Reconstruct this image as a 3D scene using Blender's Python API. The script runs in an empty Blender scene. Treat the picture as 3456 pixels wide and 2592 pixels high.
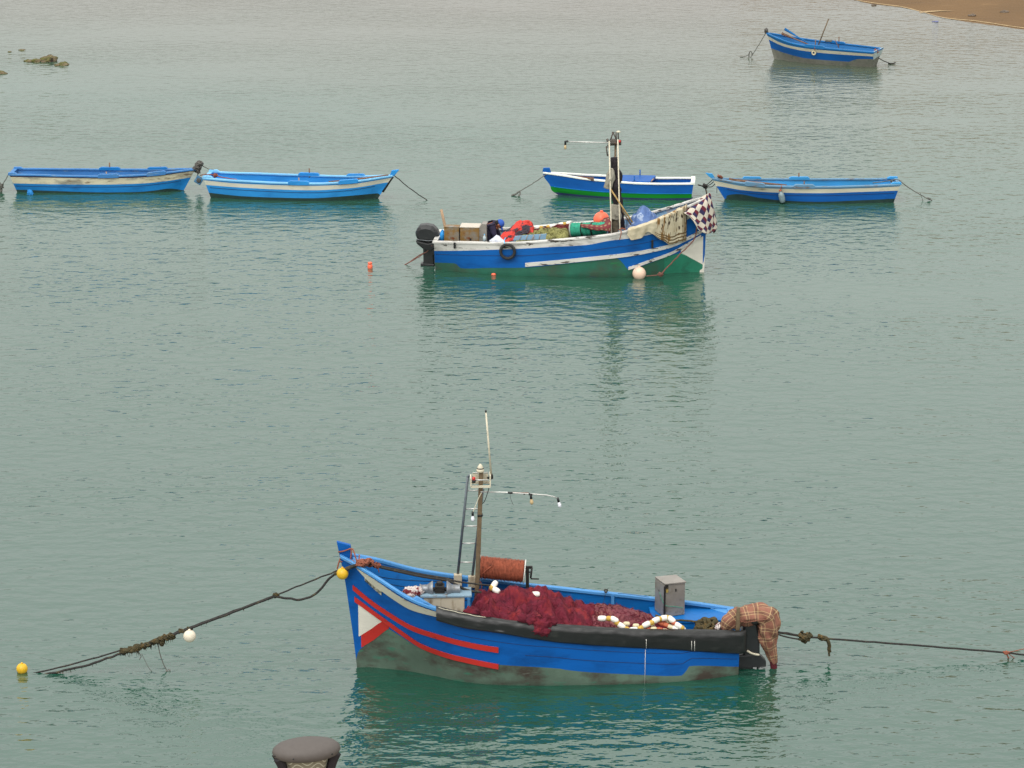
import bpy, math, random
import numpy as np
from mathutils import Vector, Matrix, noise, Quaternion
R = math.radians
SC = bpy.context.scene
COL = SC.collection
random.seed(7)

# ------------------------------------------------------------------ camera, sky, sun, exposure
F_PX, PITCH, CAM_H = 9400.0, R(16.0), 16.3
cd = bpy.data.cameras.new('camera'); cam = bpy.data.objects.new('camera', cd); COL.objects.link(cam)
cam.location = (0, 0, CAM_H); cam.rotation_euler = (R(90) - PITCH, 0, 0)
cd.sensor_width = 36.0; cd.lens = F_PX / 3456 * 36.0; cd.clip_start = 0.5; cd.clip_end = 3000
SC.camera = cam
SC.view_settings.view_transform = 'Standard'; SC.view_settings.look = 'None'
SC.view_settings.exposure = 0.0; SC.view_settings.gamma = 1.0
SUN_EL, SUN_AZ = R(58), R(200)          # azimuth measured from +Y towards +X
wd = bpy.data.worlds.new('World'); SC.world = wd; wd.use_nodes = True
nt = wd.node_tree; bg = nt.nodes['Background']
sk = nt.nodes.new('ShaderNodeTexSky'); sk.sky_type = 'NISHITA'; sk.sun_disc = False
sk.sun_elevation = SUN_EL; sk.sun_rotation = SUN_AZ; sk.air_density = 1.0; sk.dust_density = 6.0; sk.ozone_density = 1.0
hs = nt.nodes.new('ShaderNodeHueSaturation'); hs.inputs['Saturation'].default_value = 0.16; hs.inputs['Value'].default_value = 1.0
nt.links.new(sk.outputs[0], hs.inputs['Color'])
cl = nt.nodes.new('ShaderNodeMix'); cl.data_type = 'RGBA'; cl.blend_type = 'ADD'; cl.inputs[0].default_value = 1.0     # an even layer of cloud over the clear sky
nt.links.new(hs.outputs[0], cl.inputs[6]); tcw = nt.nodes.new('ShaderNodeTexCoord'); sxw = nt.nodes.new('ShaderNodeSeparateXYZ'); nt.links.new(tcw.outputs['Generated'], sxw.inputs[0])
gr = nt.nodes.new('ShaderNodeMapRange'); gr.inputs[1].default_value = 0.0; gr.inputs[2].default_value = 1.0; gr.inputs[3].default_value = .42; gr.inputs[4].default_value = 1.22; nt.links.new(sxw.outputs[2], gr.inputs[0])
cm = nt.nodes.new('ShaderNodeMix'); cm.data_type = 'RGBA'; cm.blend_type = 'MULTIPLY'; cm.inputs[0].default_value = 1.0; cm.inputs[6].default_value = (8.6, 8.5, 8.0, 1)   # overcast: brighter overhead than at the horizon
nt.links.new(gr.outputs[0], cm.inputs[7]); nt.links.new(cm.outputs[2], cl.inputs[7]); nt.links.new(cl.outputs[2], bg.inputs['Color'])
bg.inputs['Strength'].default_value = 0.12
sl = bpy.data.lights.new('sun', 'SUN'); sl.energy = 0.7; sl.angle = R(50); sl.color = (1.0, 0.96, 0.9)
so = bpy.data.objects.new('sun', sl); COL.objects.link(so)
sd = Vector((math.sin(SUN_AZ) * math.cos(SUN_EL), math.cos(SUN_AZ) * math.cos(SUN_EL), math.sin(SUN_EL)))
so.rotation_euler = sd.to_track_quat('Z', 'Y').to_euler(); so.location = (0, 60, 60)

# ------------------------------------------------------------------ pixel rays of the photograph (3456 x 2592) used to survey the place
CP = Vector((0, 0, CAM_H)); FW = Vector((0, math.cos(PITCH), -math.sin(PITCH))); UP = Vector((0, math.sin(PITCH), math.cos(PITCH)))
def ray(px, py): return FW + Vector((1, 0, 0)) * ((px - 1728) / F_PX) + UP * ((1296 - py) / F_PX)
def ground(px, py, z=0.0):
    d = ray(px, py); return CP + d * ((z - CAM_H) / d.z)
def on_plane(px, py, A, n):
    d = ray(px, py); return CP + d * ((A - CP).dot(n) / d.dot(n))
def vplane(A, B):
    t = (B - A); return Vector((t.y, -t.x, 0)).normalized()

# ------------------------------------------------------------------ materials
def S(r, g, b, k=1.0):
    f = lambda c: ((c / 255 + 0.055) / 1.055) ** 2.4 if c > 10 else c / 255 / 12.92
    q = [min(.85, f(c) * k * .78) for c in (r, g, b)]; m = .3 * q[0] + .55 * q[1] + .15 * q[2]
    return tuple(c + (m - c) * .0 for c in q) + (1,)
def new_mat(name):
    m = bpy.data.materials.new(name); m.use_nodes = True
    return m, m.node_tree, m.node_tree.nodes['Principled BSDF']
def nd(t, typ, **kw):
    n = t.nodes.new(typ)
    for k, v in kw.items():
        if hasattr(n, k): setattr(n, k, v)
        else: n.inputs[k].default_value = v
    return n
def mixc(t, fac, a, b):
    n = t.nodes.new('ShaderNodeMix'); n.data_type = 'RGBA'
    for s, v in ((n.inputs[0], fac), (n.inputs[6], a), (n.inputs[7], b)):
        if isinstance(v, bpy.types.NodeSocket): t.links.new(v, s)
        else: s.default_value = v
    return n.outputs[2]
def fnoise(t, scale, stretch=(1, 1, 1), detail=4, rough=.55, off=0.0, coord='Object'):
    tc = t.nodes.new('ShaderNodeTexCoord'); mp = t.nodes.new('ShaderNodeMapping')
    mp.inputs['Scale'].default_value = stretch; mp.inputs['Location'].default_value = (off, off * 1.7, off * .6)
    t.links.new(tc.outputs[coord], mp.inputs[0])
    n = nd(t, 'ShaderNodeTexNoise', Scale=scale, Detail=detail, Roughness=rough); t.links.new(mp.outputs[0], n.inputs['Vector'])
    return n.outputs['Fac']
def ramp(t, s, a, b):
    n = t.nodes.new('ShaderNodeMapRange'); n.inputs[1].default_value = a; n.inputs[2].default_value = b; t.links.new(s, n.inputs[0])
    return n.outputs[0]
MATS = {}
def mat(name, col, rough=.6, metal=0.0, var=.18, vscale=3.0, layers=(), bump=None, spec=.4, vstretch=(1, 1, 1)):
    """col + soft variation + layers of (colour, scale, lo, hi, stretch) stains and wear + bump (scale, strength, distance, stretch)"""
    m, t, b = new_mat(name); MATS[name] = m
    c2 = tuple(min(1, x * (1 + var)) for x in col[:3]) + (1,); c1 = tuple(x * (1 - var) for x in col[:3]) + (1,)
    out = mixc(t, ramp(t, fnoise(t, vscale, vstretch, 5), .3, .7), c1, c2)
    for i, L in enumerate(layers):
        c, sc, lo, hi = L[:4]; st = L[4] if len(L) > 4 else (1, 1, 1)
        out = mixc(t, ramp(t, fnoise(t, sc, st, 6, .62, 3.1 * (i + 1)), lo, hi), out, c)
    t.links.new(out, b.inputs['Base Color'])
    b.inputs['Roughness'].default_value = rough; b.inputs['Metallic'].default_value = metal
    b.inputs['Specular IOR Level'].default_value = spec
    if bump:
        bn = nd(t, 'ShaderNodeBump', Strength=bump[1], Distance=bump[2])
        t.links.new(fnoise(t, bump[0], bump[3] if len(bump) > 3 else (1, 1, 1), 5), bn.inputs['Height']); t.links.new(bn.outputs[0], b.inputs['Normal'])
    return m

PL = (.5, 1, 7)   # plank-wise stretch
def paint(name, col, wear=None, lo=.66, hi=.72, sc=5.0, rough=.45, var=.14, grime=None):
    ly = []
    if grime: ly.append((grime[0], 2.2, grime[1], grime[2], (.6, 1, 1.6)))
    ly.append((tuple(min(.8, c * 1.5 + .02) for c in col[:3]) + (1,), 16, .66, .76, (.16, 1, 3.5)))
    if wear: ly.append((wear, sc, lo, hi, (.45, 1, 2.2)))
    return mat(name, col, rough, 0, var, 1.6, ly, (9, .25, .01, (.4, 1, 6)), .22, (.5, 1, 1.5))

BARE = S(96, 84, 72); RUST = S(120, 70, 38)
# front boat
paint('blue hull paint', S(4, 84, 160, 1.2), S(50, 110, 150), .70, .80, 8, grime=(S(4, 62, 124), .52, .80))
paint('blue inner paint', S(14, 102, 174, 1.15), S(20, 70, 130), .60, .80, 4, grime=(S(20, 80, 150), .5, .8))
mat('grey blue table', S(126, 152, 168, 1.1), .6, 0, .15, 4, ((S(110, 84, 62), 5, .58, .7),))
paint('sky blue rail paint', S(78, 142, 200, 1.1), S(60, 95, 125), .64, .74, 10)
paint('cream strake paint', S(178, 176, 160, 1.2), S(120, 112, 96), .60, .72, 6)
paint('red strake paint', S(172, 44, 38, 1.3), S(120, 40, 34), .62, .75, 7)
paint('white panel paint', S(206, 202, 190, 1.25), S(170, 165, 150), .60, .8, 4)
mat('fouled green bottom', S(84, 104, 90, 1.15), .8, 0, .2, 2.2, ((S(66, 58, 50), 1.5, .47, .62, (.8, 1, 1.4)), (S(58, 122, 98), 5, .58, .72, (.5, 1, 1.6)), (S(112, 120, 108), 9, .62, .74, (.35, 1, 3))), (14, .4, .01))
mat('black rubber sleeve', S(26, 28, 28, 1.0), .42, 0, .25, 3, ((S(60, 60, 57), 5, .58, .8, (.4, 1, 1)), (S(95, 92, 82), 14, .70, .78, (.3, 1, 1))), (3.5, .6, .03, (.35, 1, 1.2)), .5)
mat('grey winch metal', S(132, 136, 140, 1.1), .42, .55, .2, 8, ((S(96, 88, 76), 9, .58, .75),), (20, .2, .005))
mat('dark gearbox iron', S(44, 42, 40), .6, .3, .25, 12, ((RUST, 10, .62, .75),))
mat('stained cream box', S(188, 178, 156, 1.1), .7, 0, .12, 3, ((S(118, 92, 62), 4, .55, .72, (1.5, 1.5, .5)), (S(62, 50, 40), 5, .66, .74, (2, 2, .4))))
mat('weathered mast wood', S(104, 88, 66, 1.15), .75, 0, .3, 14, ((S(70, 64, 58), 8, .55, .7, (2, 2, .15)),), (30, .4, .004, (2, 2, .1)))
mat('dull steel tube', S(104, 112, 118, 1.2), .4, .2, .15, 10)
mat('bright steel tube', S(205, 205, 200, 1.1), .3, .5, .1, 10)
mat('dirty white plastic', S(206, 198, 176, 1.2), .5, 0, .1, 10, ((S(140, 122, 96), 14, .6, .75),))
mat('white enamel', S(222, 220, 212, 1.15), .35, 0, .05)
mat('lamp glass white', S(226, 228, 235, 1.2), .15, 0, .03, spec=.6)
mat('lamp glass amber', S(200, 175, 130, 1.1), .2, 0, .05, spec=.6)
mat('black plastic', S(30, 32, 33), .45, 0, .2, 8)
mat('red lamp plastic', S(190, 50, 45, 1.2), .3, 0, .1)
mat('green lamp plastic', S(30, 120, 85, 1.2), .3, 0, .1)
mat('rust red rope', S(144, 76, 54, 1.15), .9, 0, .25, 16, ((S(96, 50, 36), 12, .55, .75),), (60, .5, .004))
mat('maroon net', S(100, 24, 42, 1.15), .95, 0, .18, 7, ((S(132, 36, 36, 1.1), 4.5, .5, .68), (S(72, 18, 38), 6, .56, .7)), (38, .6, .02))
mat('red net twine', S(106, 26, 42, 1.1), .95, 0, .3, 5)
mat('faded purple net', S(112, 58, 66, 1.2), .95, 0, .25, 6, ((S(142, 92, 78), 3, .5, .68), (S(80, 34, 44), 7, .58, .72)), (40, .9, .02))
mat('white float', S(224, 222, 212, 1.2), .55, 0, .06, 8)
mat('ochre float', S(186, 150, 62, 1.2), .6, 0, .12, 8)
mat('brick float', S(176, 92, 62, 1.2), .65, 0, .15, 8)
mat('pale float', S(206, 196, 162, 1.15), .65, 0, .1, 8)
mat('brushed steel box', S(156, 150, 142, 1.05), .36, .35, .15, 5, ((S(116, 106, 92, 1.0), 7, .55, .75), (RUST, 13, .70, .76)), (40, .15, .003))
mat('brass', S(190, 165, 90, 1.2), .4, .4, .1)
mat('dark wet rope', S(48, 46, 44, 1.0), .85, 0, .3, 14, ((S(92, 82, 58), 10, .55, .7),), (50, .6, .006))
mat('weedy rope', S(70, 64, 42, 1.0), .95, 0, .4, 12, ((S(104, 84, 48), 14, .5, .65),), (40, .9, .015))
mat('brown twine', S(112, 76, 66, 1.2), .9, 0, .25, 12)
mat('grey thin rope', S(104, 104, 98, 1.1), .85, 0, .2, 10)
mat('orange twine', S(142, 84, 64, 1.05), .9, 0, .25, 12)
mat('yellow buoy plastic', S(206, 164, 34, 1.3), .4, 0, .15, 6, ((S(120, 92, 40), 9, .62, .74),))
mat('white buoy plastic', S(214, 204, 184, 1.25), .45, 0, .1, 6, ((S(160, 140, 110), 8, .62, .76),))
mat('pink white buoy plastic', S(226, 196, 172, 1.2), .45, 0, .06, 6)
mat('orange buoy plastic', S(238, 108, 78, 1.3), .4, 0, .06, 4)
mat('outboard black', S(34, 36, 38, 1.1), .34, 0, .2, 6, ((S(62, 62, 60), 8, .6, .8),), None, .5)
mat('maroon cloth end', S(84, 24, 34, 1.1), .9, 0, .2, 8)
# middle boat
paint('peeling white paint', S(202, 200, 194, 1.2), S(84, 78, 72), .575, .60, 6, grime=(S(150, 148, 142), .52, .72))
paint('mid blue paint', S(8, 88, 162, 1.2), S(70, 110, 150), .72, .80, 9, grime=(S(8, 66, 130), .52, .8))
mat('mid green bottom', S(34, 98, 78, 1.15), .7, 0, .2, 2, ((S(62, 88, 70), 1.3, .46, .62), (S(40, 120, 70), 6, .6, .74, (.4, 1, 1.5)), (S(28, 66, 110), 4, .66, .74, (.4, 1, 2))), (14, .4, .01))
mat('bow green', S(32, 116, 90, 1.15), .6, 0, .15, 3, ((S(34, 96, 76), 3, .55, .7),))
mat('rusted steel plate', S(150, 148, 140), .5, .35, .12, 5, ((S(136, 104, 56, 1.2), 2.6, .36, .52), (S(120, 66, 26, 1.2), 6, .56, .66)))
mat('plate top', S(205, 196, 182, 1.1), .5, .1, .06, 5)
mat('navy jacket', S(42, 38, 62, 1.1), .9, 0, .25, 8, bump=(22, .5, .01))
mat('dark trousers', S(34, 36, 46), .9, 0, .2, 8)
mat('skin', S(150, 96, 70, 1.2), .55, 0, .08, 12)
mat('blue cap cloth', S(44, 86, 170, 1.2), .85, 0, .1, 10)
mat('dark hair', S(24, 20, 18), .8)
mat('white thin plastic', S(216, 220, 230, 1.15), .3, 0, .08, 8, ((S(150, 165, 205), 9, .55, .68),), (20, .6, .02))
mat('bottle plastic', S(170, 185, 190, 1.1), .15, 0, .1, spec=.7)
mat('red and black tarp', S(196, 56, 46, 1.2), .75, 0, .15, 5, ((S(52, 44, 54), 3.2, .49, .54),), (9, .7, .04))
mat('olive net', S(140, 138, 84, 1.05), .95, 0, .25, 8, ((S(96, 96, 60), 7, .52, .66), (S(52, 52, 44), 9, .64, .72)), (34, .9, .03))
mat('brown net', S(104, 50, 46, 1.15), .95, 0, .3, 8, ((S(160, 60, 50), 4, .56, .68), (S(60, 34, 36), 7, .56, .70)), (34, .9, .03))
mat('pale blue board', S(122, 158, 184, 1.15), .7, 0, .1, 5, ((S(160, 158, 160), 6, .5, .66), (S(150, 110, 80), 12, .68, .76)))
mat('worn board edge', S(168, 140, 112, 1.1), .8)
mat('sea green rope', S(48, 150, 122, 1.25), .8, 0, .2, 14, ((S(20, 96, 80), 14, .55, .7),), (60, .4, .004))
mat('dark coat cloth', S(42, 38, 42, 1.0), .95, 0, .3, 8, ((S(66, 58, 64), 5, .5, .7), (S(26, 26, 48), 3, .55, .7)), (16, .8, .02))
mat('grey cloth', S(150, 146, 132, 1.1), .95, 0, .15, 6, ((S(96, 92, 82), 5, .56, .72),), (14, .6, .02))
mat('khaki cloth', S(118, 108, 90, 1.1), .95, 0, .2, 6, ((S(70, 64, 54), 5, .5, .68),), (14, .6, .02))
mat('driftwood', S(120, 104, 84, 1.1), .85, 0, .25, 16)
mat('yellow cane', S(166, 138, 86, 1.15), .7, 0, .2, 14)
mat('mast clutter', S(92, 86, 80, 1.1), .8, .1, .3, 14, ((RUST, 12, .58, .7),))
mat('tyre rubber', S(44, 44, 44), .75, 0, .3, 12, ((S(76, 72, 68), 8, .58, .74),))
# rowing boats
paint('bright blue a', S(24, 112, 176, 1.3), None, grime=(S(20, 86, 150), .5, .8))
paint('worn cream a', S(198, 192, 166, 1.2), S(128, 112, 92), .56, .66, 4, grime=(S(150, 150, 136), .48, .62))
paint('grey blue a', S(60, 118, 176, 1.2), S(120, 150, 176), .56, .7, 5)
paint('dark violet rail', S(60, 60, 88, 1.1), S(110, 110, 116), .62, .72, 8)
paint('sky blue b', S(42, 132, 198, 1.3), None, grime=(S(30, 108, 176), .5, .85))
paint('pale blue b', S(120, 184, 226, 1.15), None)
paint('cream b', S(202, 200, 184, 1.2), S(176, 170, 150), .6, .75, 5)
mat('dark bottom', S(28, 58, 52, 1.0), .7, 0, .25, 4, ((S(46, 66, 58), 5, .55, .72),))
paint('royal blue c', S(12, 86, 162, 1.2), None, grime=(S(10, 72, 144), .5, .85))
paint('clean white c', S(222, 226, 216, 1.2), None, var=.05)
paint('green c', S(6, 112, 30, 1.25), None, var=.08)
mat('navy bottom', S(26, 42, 84), .7, 0, .2, 4)
paint('blue d', S(12, 84, 158, 1.2), S(20, 60, 120), .6, .8, 4)
paint('inner sky d', S(56, 142, 198, 1.2), None)
paint('grey blue rail d', S(96, 138, 168, 1.15), S(110, 100, 92), .54, .66, 5)
paint('cream d', S(196, 192, 172, 1.2), S(112, 98, 74), .60, .72, 3)
paint('blue e', S(12, 86, 158, 1.2), S(50, 84, 120), .62, .75, 4)
paint('inner blue e', S(28, 106, 166, 1.1), S(50, 84, 110), .6, .72, 4)
mat('grey bottom e', S(114, 114, 104, 1.2), .8, 0, .18, 3, ((S(70, 92, 80), 4, .55, .72),))
mat('pale transom paint', S(172, 188, 186, 1.15), .5, 0, .1, 5)
mat('grey stone', S(112, 100, 88, 1.0), .9, 0, .2, 6)
mat('oar wood', S(118, 88, 68, 1.1), .8, 0, .25, 10, ((S(160, 150, 134), 6, .58, .72),))
mat('rope bundle', S(92, 90, 86, 1.1), .95, 0, .3, 14, ((S(64, 58, 54), 10, .52, .68),), (30, .8, .015))
mat('violet plastic', S(120, 126, 172, 1.1), .5)
mat('faded blue plastic', S(76, 124, 160, 1.15), .6, 0, .15, 8, ((S(40, 70, 110), 7, .55, .65),))
mat('murky clear plastic', S(120, 140, 146, 1.1), .25, 0, .2, 8, spec=.6)
# shore
mat('wet sand', S(112, 84, 48, 1.0), .8, 0, .14, .25, ((S(94, 70, 40, 1.0), .12, .5, .62, (1, 4, 1)), (S(134, 104, 66, 1.0), .5, .62, .72, (1, 3, 1))), (3, .5, .06))
mat('pale stranded foam', S(170, 146, 108, 1.1), .8)
mat('weedy rock', S(118, 104, 82, 1.1), .9, 0, .3, 3, ((S(92, 92, 44), 2.4, .48, .62), (S(58, 46, 42), 4, .54, .66)), (6, .9, .08))
mat('lamp cast iron', S(98, 92, 88, 1.0), .62, 0, .06, 30, bump=(180, .08, .002), spec=.3)
mat('lamp dark frame', S(44, 40, 44), .6, 0, .1, 20, spec=.3)
mat('quay stone', S(160, 150, 134), .85, 0, .2, .8, ((S(120, 110, 96), 2, .5, .7),), (8, .5, .03))

def uv_node(t):
    return t.nodes.new('ShaderNodeUVMap').outputs[0]
def math_n(t, op, a, b=0.0):
    n = t.nodes.new('ShaderNodeMath'); n.operation = op
    for s, v in zip(n.inputs, (a, b)):
        if isinstance(v, bpy.types.NodeSocket): t.links.new(v, s)
        else: s.default_value = v
    return n.outputs[0]
def sepuv(t, su=1, sv=1):
    s = t.nodes.new('ShaderNodeSeparateXYZ'); t.links.new(uv_node(t), s.inputs[0])
    return math_n(t, 'MULTIPLY', s.outputs[0], su), math_n(t, 'MULTIPLY', s.outputs[1], sv)
def line(t, x, c, w):      # 1 where fract(x) is within w of c
    return math_n(t, 'LESS_THAN', math_n(t, 'ABSOLUTE', math_n(t, 'SUBTRACT', math_n(t, 'FRACT', x), c)), w)
def cloth_bump(t, b, sc=12, st=.5):
    bn = nd(t, 'ShaderNodeBump', Strength=st, Distance=.02); t.links.new(fnoise(t, sc), bn.inputs['Height']); t.links.new(bn.outputs[0], b.inputs['Normal'])
# plaid cloth
m, t, b = new_mat('pink plaid cloth'); MATS[m.name] = m
u, v = sepuv(t, 1, 1)
c = mixc(t, ramp(t, fnoise(t, 5), .3, .7), S(132, 84, 68, .9), S(160, 110, 90, .95))
for q, cc, w, colr, f in ((u, .5, .10, S(112, 78, 66), .35), (v, .5, .10, S(112, 78, 66), .35), (u, .5, .03, S(96, 92, 72), .4), (v, .5, .03, S(96, 92, 72), .4),
                          (u, .36, .022, S(206, 184, 134), .6), (u, .64, .022, S(206, 184, 134), .6), (v, .36, .022, S(206, 184, 134), .6), (v, .64, .022, S(206, 184, 134), .6)):
    c = mixc(t, math_n(t, 'MULTIPLY', line(t, q, cc, w), f), c, colr)
t.links.new(c, b.inputs['Base Color']); b.inputs['Roughness'].default_value = .95; cloth_bump(t, b, 16, .6)
# checkered blanket
m, t, b = new_mat('checkered blanket wool'); MATS[m.name] = m
u, v = sepuv(t, 1, 1)
par = math_n(t, 'FRACT', math_n(t, 'MULTIPLY', math_n(t, 'ADD', math_n(t, 'FLOOR', u), math_n(t, 'FLOOR', v)), .5))
dark = mixc(t, math_n(t, 'GREATER_THAN', math_n(t, 'FRACT', v), .5), S(96, 30, 44, 1.2), S(44, 38, 74, 1.2))
c = mixc(t, math_n(t, 'GREATER_THAN', par, .25), S(192, 184, 168, 1.2), dark)
t.links.new(c, b.inputs['Base Color']); b.inputs['Roughness'].default_value = .97; cloth_bump(t, b, 18, .5)
# beige blanket with brown sprays
m, t, b = new_mat('beige blanket wool'); MATS[m.name] = m
u, v = sepuv(t, 1, 1)
c = mixc(t, ramp(t, fnoise(t, 4), .3, .7), S(176, 164, 136, 1.2), S(200, 190, 164, 1.2))
pat = ramp(t, fnoise(t, 5, (2.2, 2.2, .5), 3), .55, .59)
c = mixc(t, math_n(t, 'MULTIPLY', pat, math_n(t, 'GREATER_THAN', u, .46)), c, S(132, 98, 52, 1.1))
pat2 = ramp(t, fnoise(t, 8, (2.5, 2.5, .5), 2, .5, 5), .60, .64)
c = mixc(t, math_n(t, 'MULTIPLY', pat2, math_n(t, 'GREATER_THAN', u, .46)), c, S(72, 58, 44))
edge = math_n(t, 'MULTIPLY', math_n(t, 'GREATER_THAN', v, .80), line(t, math_n(t, 'MULTIPLY', v, 14), .5, .22))
edge2 = math_n(t, 'MULTIPLY', math_n(t, 'GREATER_THAN', u, .93), line(t, math_n(t, 'MULTIPLY', u, 40), .5, .25))
c = mixc(t, math_n(t, 'MULTIPLY', math_n(t, 'MAXIMUM', edge, edge2), math_n(t, 'GREATER_THAN', u, .46)), c, S(104, 82, 50))
t.links.new(c, b.inputs['Base Color']); b.inputs['Roughness'].default_value = .97; cloth_bump(t, b, 14, .5)
# blue floral tarp
m, t, b = new_mat('blue floral tarp'); MATS[m.name] = m
c = mixc(t, ramp(t, fnoise(t, 3), .3, .7), S(58, 88, 140, 1.2), S(92, 118, 166, 1.2))
vo = nd(t, 'ShaderNodeTexVoronoi', Scale=5.0); tc = t.nodes.new('ShaderNodeTexCoord')
wn = fnoise(t, 9); ad = t.nodes.new('ShaderNodeVectorMath'); ad.operation = 'ADD'; t.links.new(tc.outputs['Object'], ad.inputs[0]); t.links.new(math_n(t, 'MULTIPLY', wn, .25), ad.inputs[1]); t.links.new(ad.outputs[0], vo.inputs['Vector'])
blot = math_n(t, 'MULTIPLY', math_n(t, 'LESS_THAN', vo.outputs['Distance'], .42), ramp(t, fnoise(t, 11), .47, .53))
c = mixc(t, math_n(t, 'MULTIPLY', blot, .8), c, S(164, 180, 204, 1.1))
t.links.new(c, b.inputs['Base Color']); b.inputs['Roughness'].default_value = .7; cloth_bump(t, b, 8, .7)
# maroon cloth with small tan marks, in rows
m, t, b = new_mat('maroon patterned cloth'); MATS[m.name] = m
u, v = sepuv(t, 7, 3)
c = mixc(t, ramp(t, fnoise(t, 6), .3, .7), S(96, 36, 42, 1.15), S(124, 54, 56, 1.15))
c = mixc(t, math_n(t, 'MULTIPLY', math_n(t, 'MULTIPLY', line(t, u, .5, .26), line(t, v, .5, .16)), .75), c, S(156, 136, 96, 1.1))
t.links.new(c, b.inputs['Base Color']); b.inputs['Roughness'].default_value = .95; cloth_bump(t, b, 14, .6)
# patterned red and white rag
mat('red and white rag', S(200, 190, 184, 1.2), .95, 0, .08, 6, ((S(112, 34, 40), 9, .48, .54), (S(150, 160, 175), 8, .62, .68)), (20, .7, .02))
# lamp panel: wavy lines pressed into frosted glass
m, t, b = new_mat('frosted wavy glass'); MATS[m.name] = m
u, v = sepuv(t, 1, 1)
wv = math_n(t, 'ADD', math_n(t, 'MULTIPLY', v, 9.0), math_n(t, 'MULTIPLY', math_n(t, 'SINE', math_n(t, 'MULTIPLY', u, 12.6)), .55))
c = mixc(t, line(t, wv, .5, .11), S(128, 122, 104, 1.2), S(190, 188, 168, 1.2))
t.links.new(c, b.inputs['Base Color']); b.inputs['Roughness'].default_value = .35
# water: turbid green harbour water turning sandy towards the shallows
m, t, b = new_mat('harbour water'); MATS[m.name] = m
geo = t.nodes.new('ShaderNodeNewGeometry'); sp = t.nodes.new('ShaderNodeSeparateXYZ'); t.links.new(geo.outputs['Position'], sp.inputs[0])
big = fnoise(t, .035, (1, 1, 1), 3)
yy = math_n(t, 'ADD', math_n(t, 'ADD', sp.outputs[1], math_n(t, 'MULTIPLY', sp.outputs[0], .35)), math_n(t, 'MULTIPLY', math_n(t, 'SUBTRACT', big, .5), 26))
c = mixc(t, ramp(t, yy, 48, 100), (.0085, .060, .038, 1), (.034, .092, .060, 1))
c = mixc(t, ramp(t, yy, 84, 122), c, (.105, .085, .058, 1))
t.links.new(c, b.inputs['Base Color'])
b.inputs['Roughness'].default_value = .06; b.inputs['IOR'].default_value = 2.15; b.inputs['Specular IOR Level'].default_value = .5
h1 = fnoise(t, 1.0, (2.0, 3.4, 1), 2, .45)           # chop about half a metre long
h2 = fnoise(t, 1.0, (6.5, 10, 1), 2, .5, 4.0)      # ripples
h3 = fnoise(t, 1.0, (.22, .5, 1), 2, .5, 9.0)       # slow swell
patch = ramp(t, fnoise(t, .14, (.45, 1.3, 1), 3, .55, 2.0), .32, .68)
near_ = ramp(t, sp.outputs[1], 52, 38)     # a livelier chop towards the quay
h = math_n(t, 'ADD', math_n(t, 'MULTIPLY', h1, .046), math_n(t, 'MULTIPLY', h2, .010))
h = math_n(t, 'MULTIPLY', h, math_n(t, 'ADD', math_n(t, 'ADD', math_n(t, 'MULTIPLY', patch, .75), .50), math_n(t, 'MULTIPLY', near_, .55)))
h = math_n(t, 'ADD', h, math_n(t, 'MULTIPLY', h3, .035))
bn = nd(t, 'ShaderNodeBump', Strength=1.0, Distance=1.0); t.links.new(h, bn.inputs['Height']); t.links.new(bn.outputs[0], b.inputs['Normal'])

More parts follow.
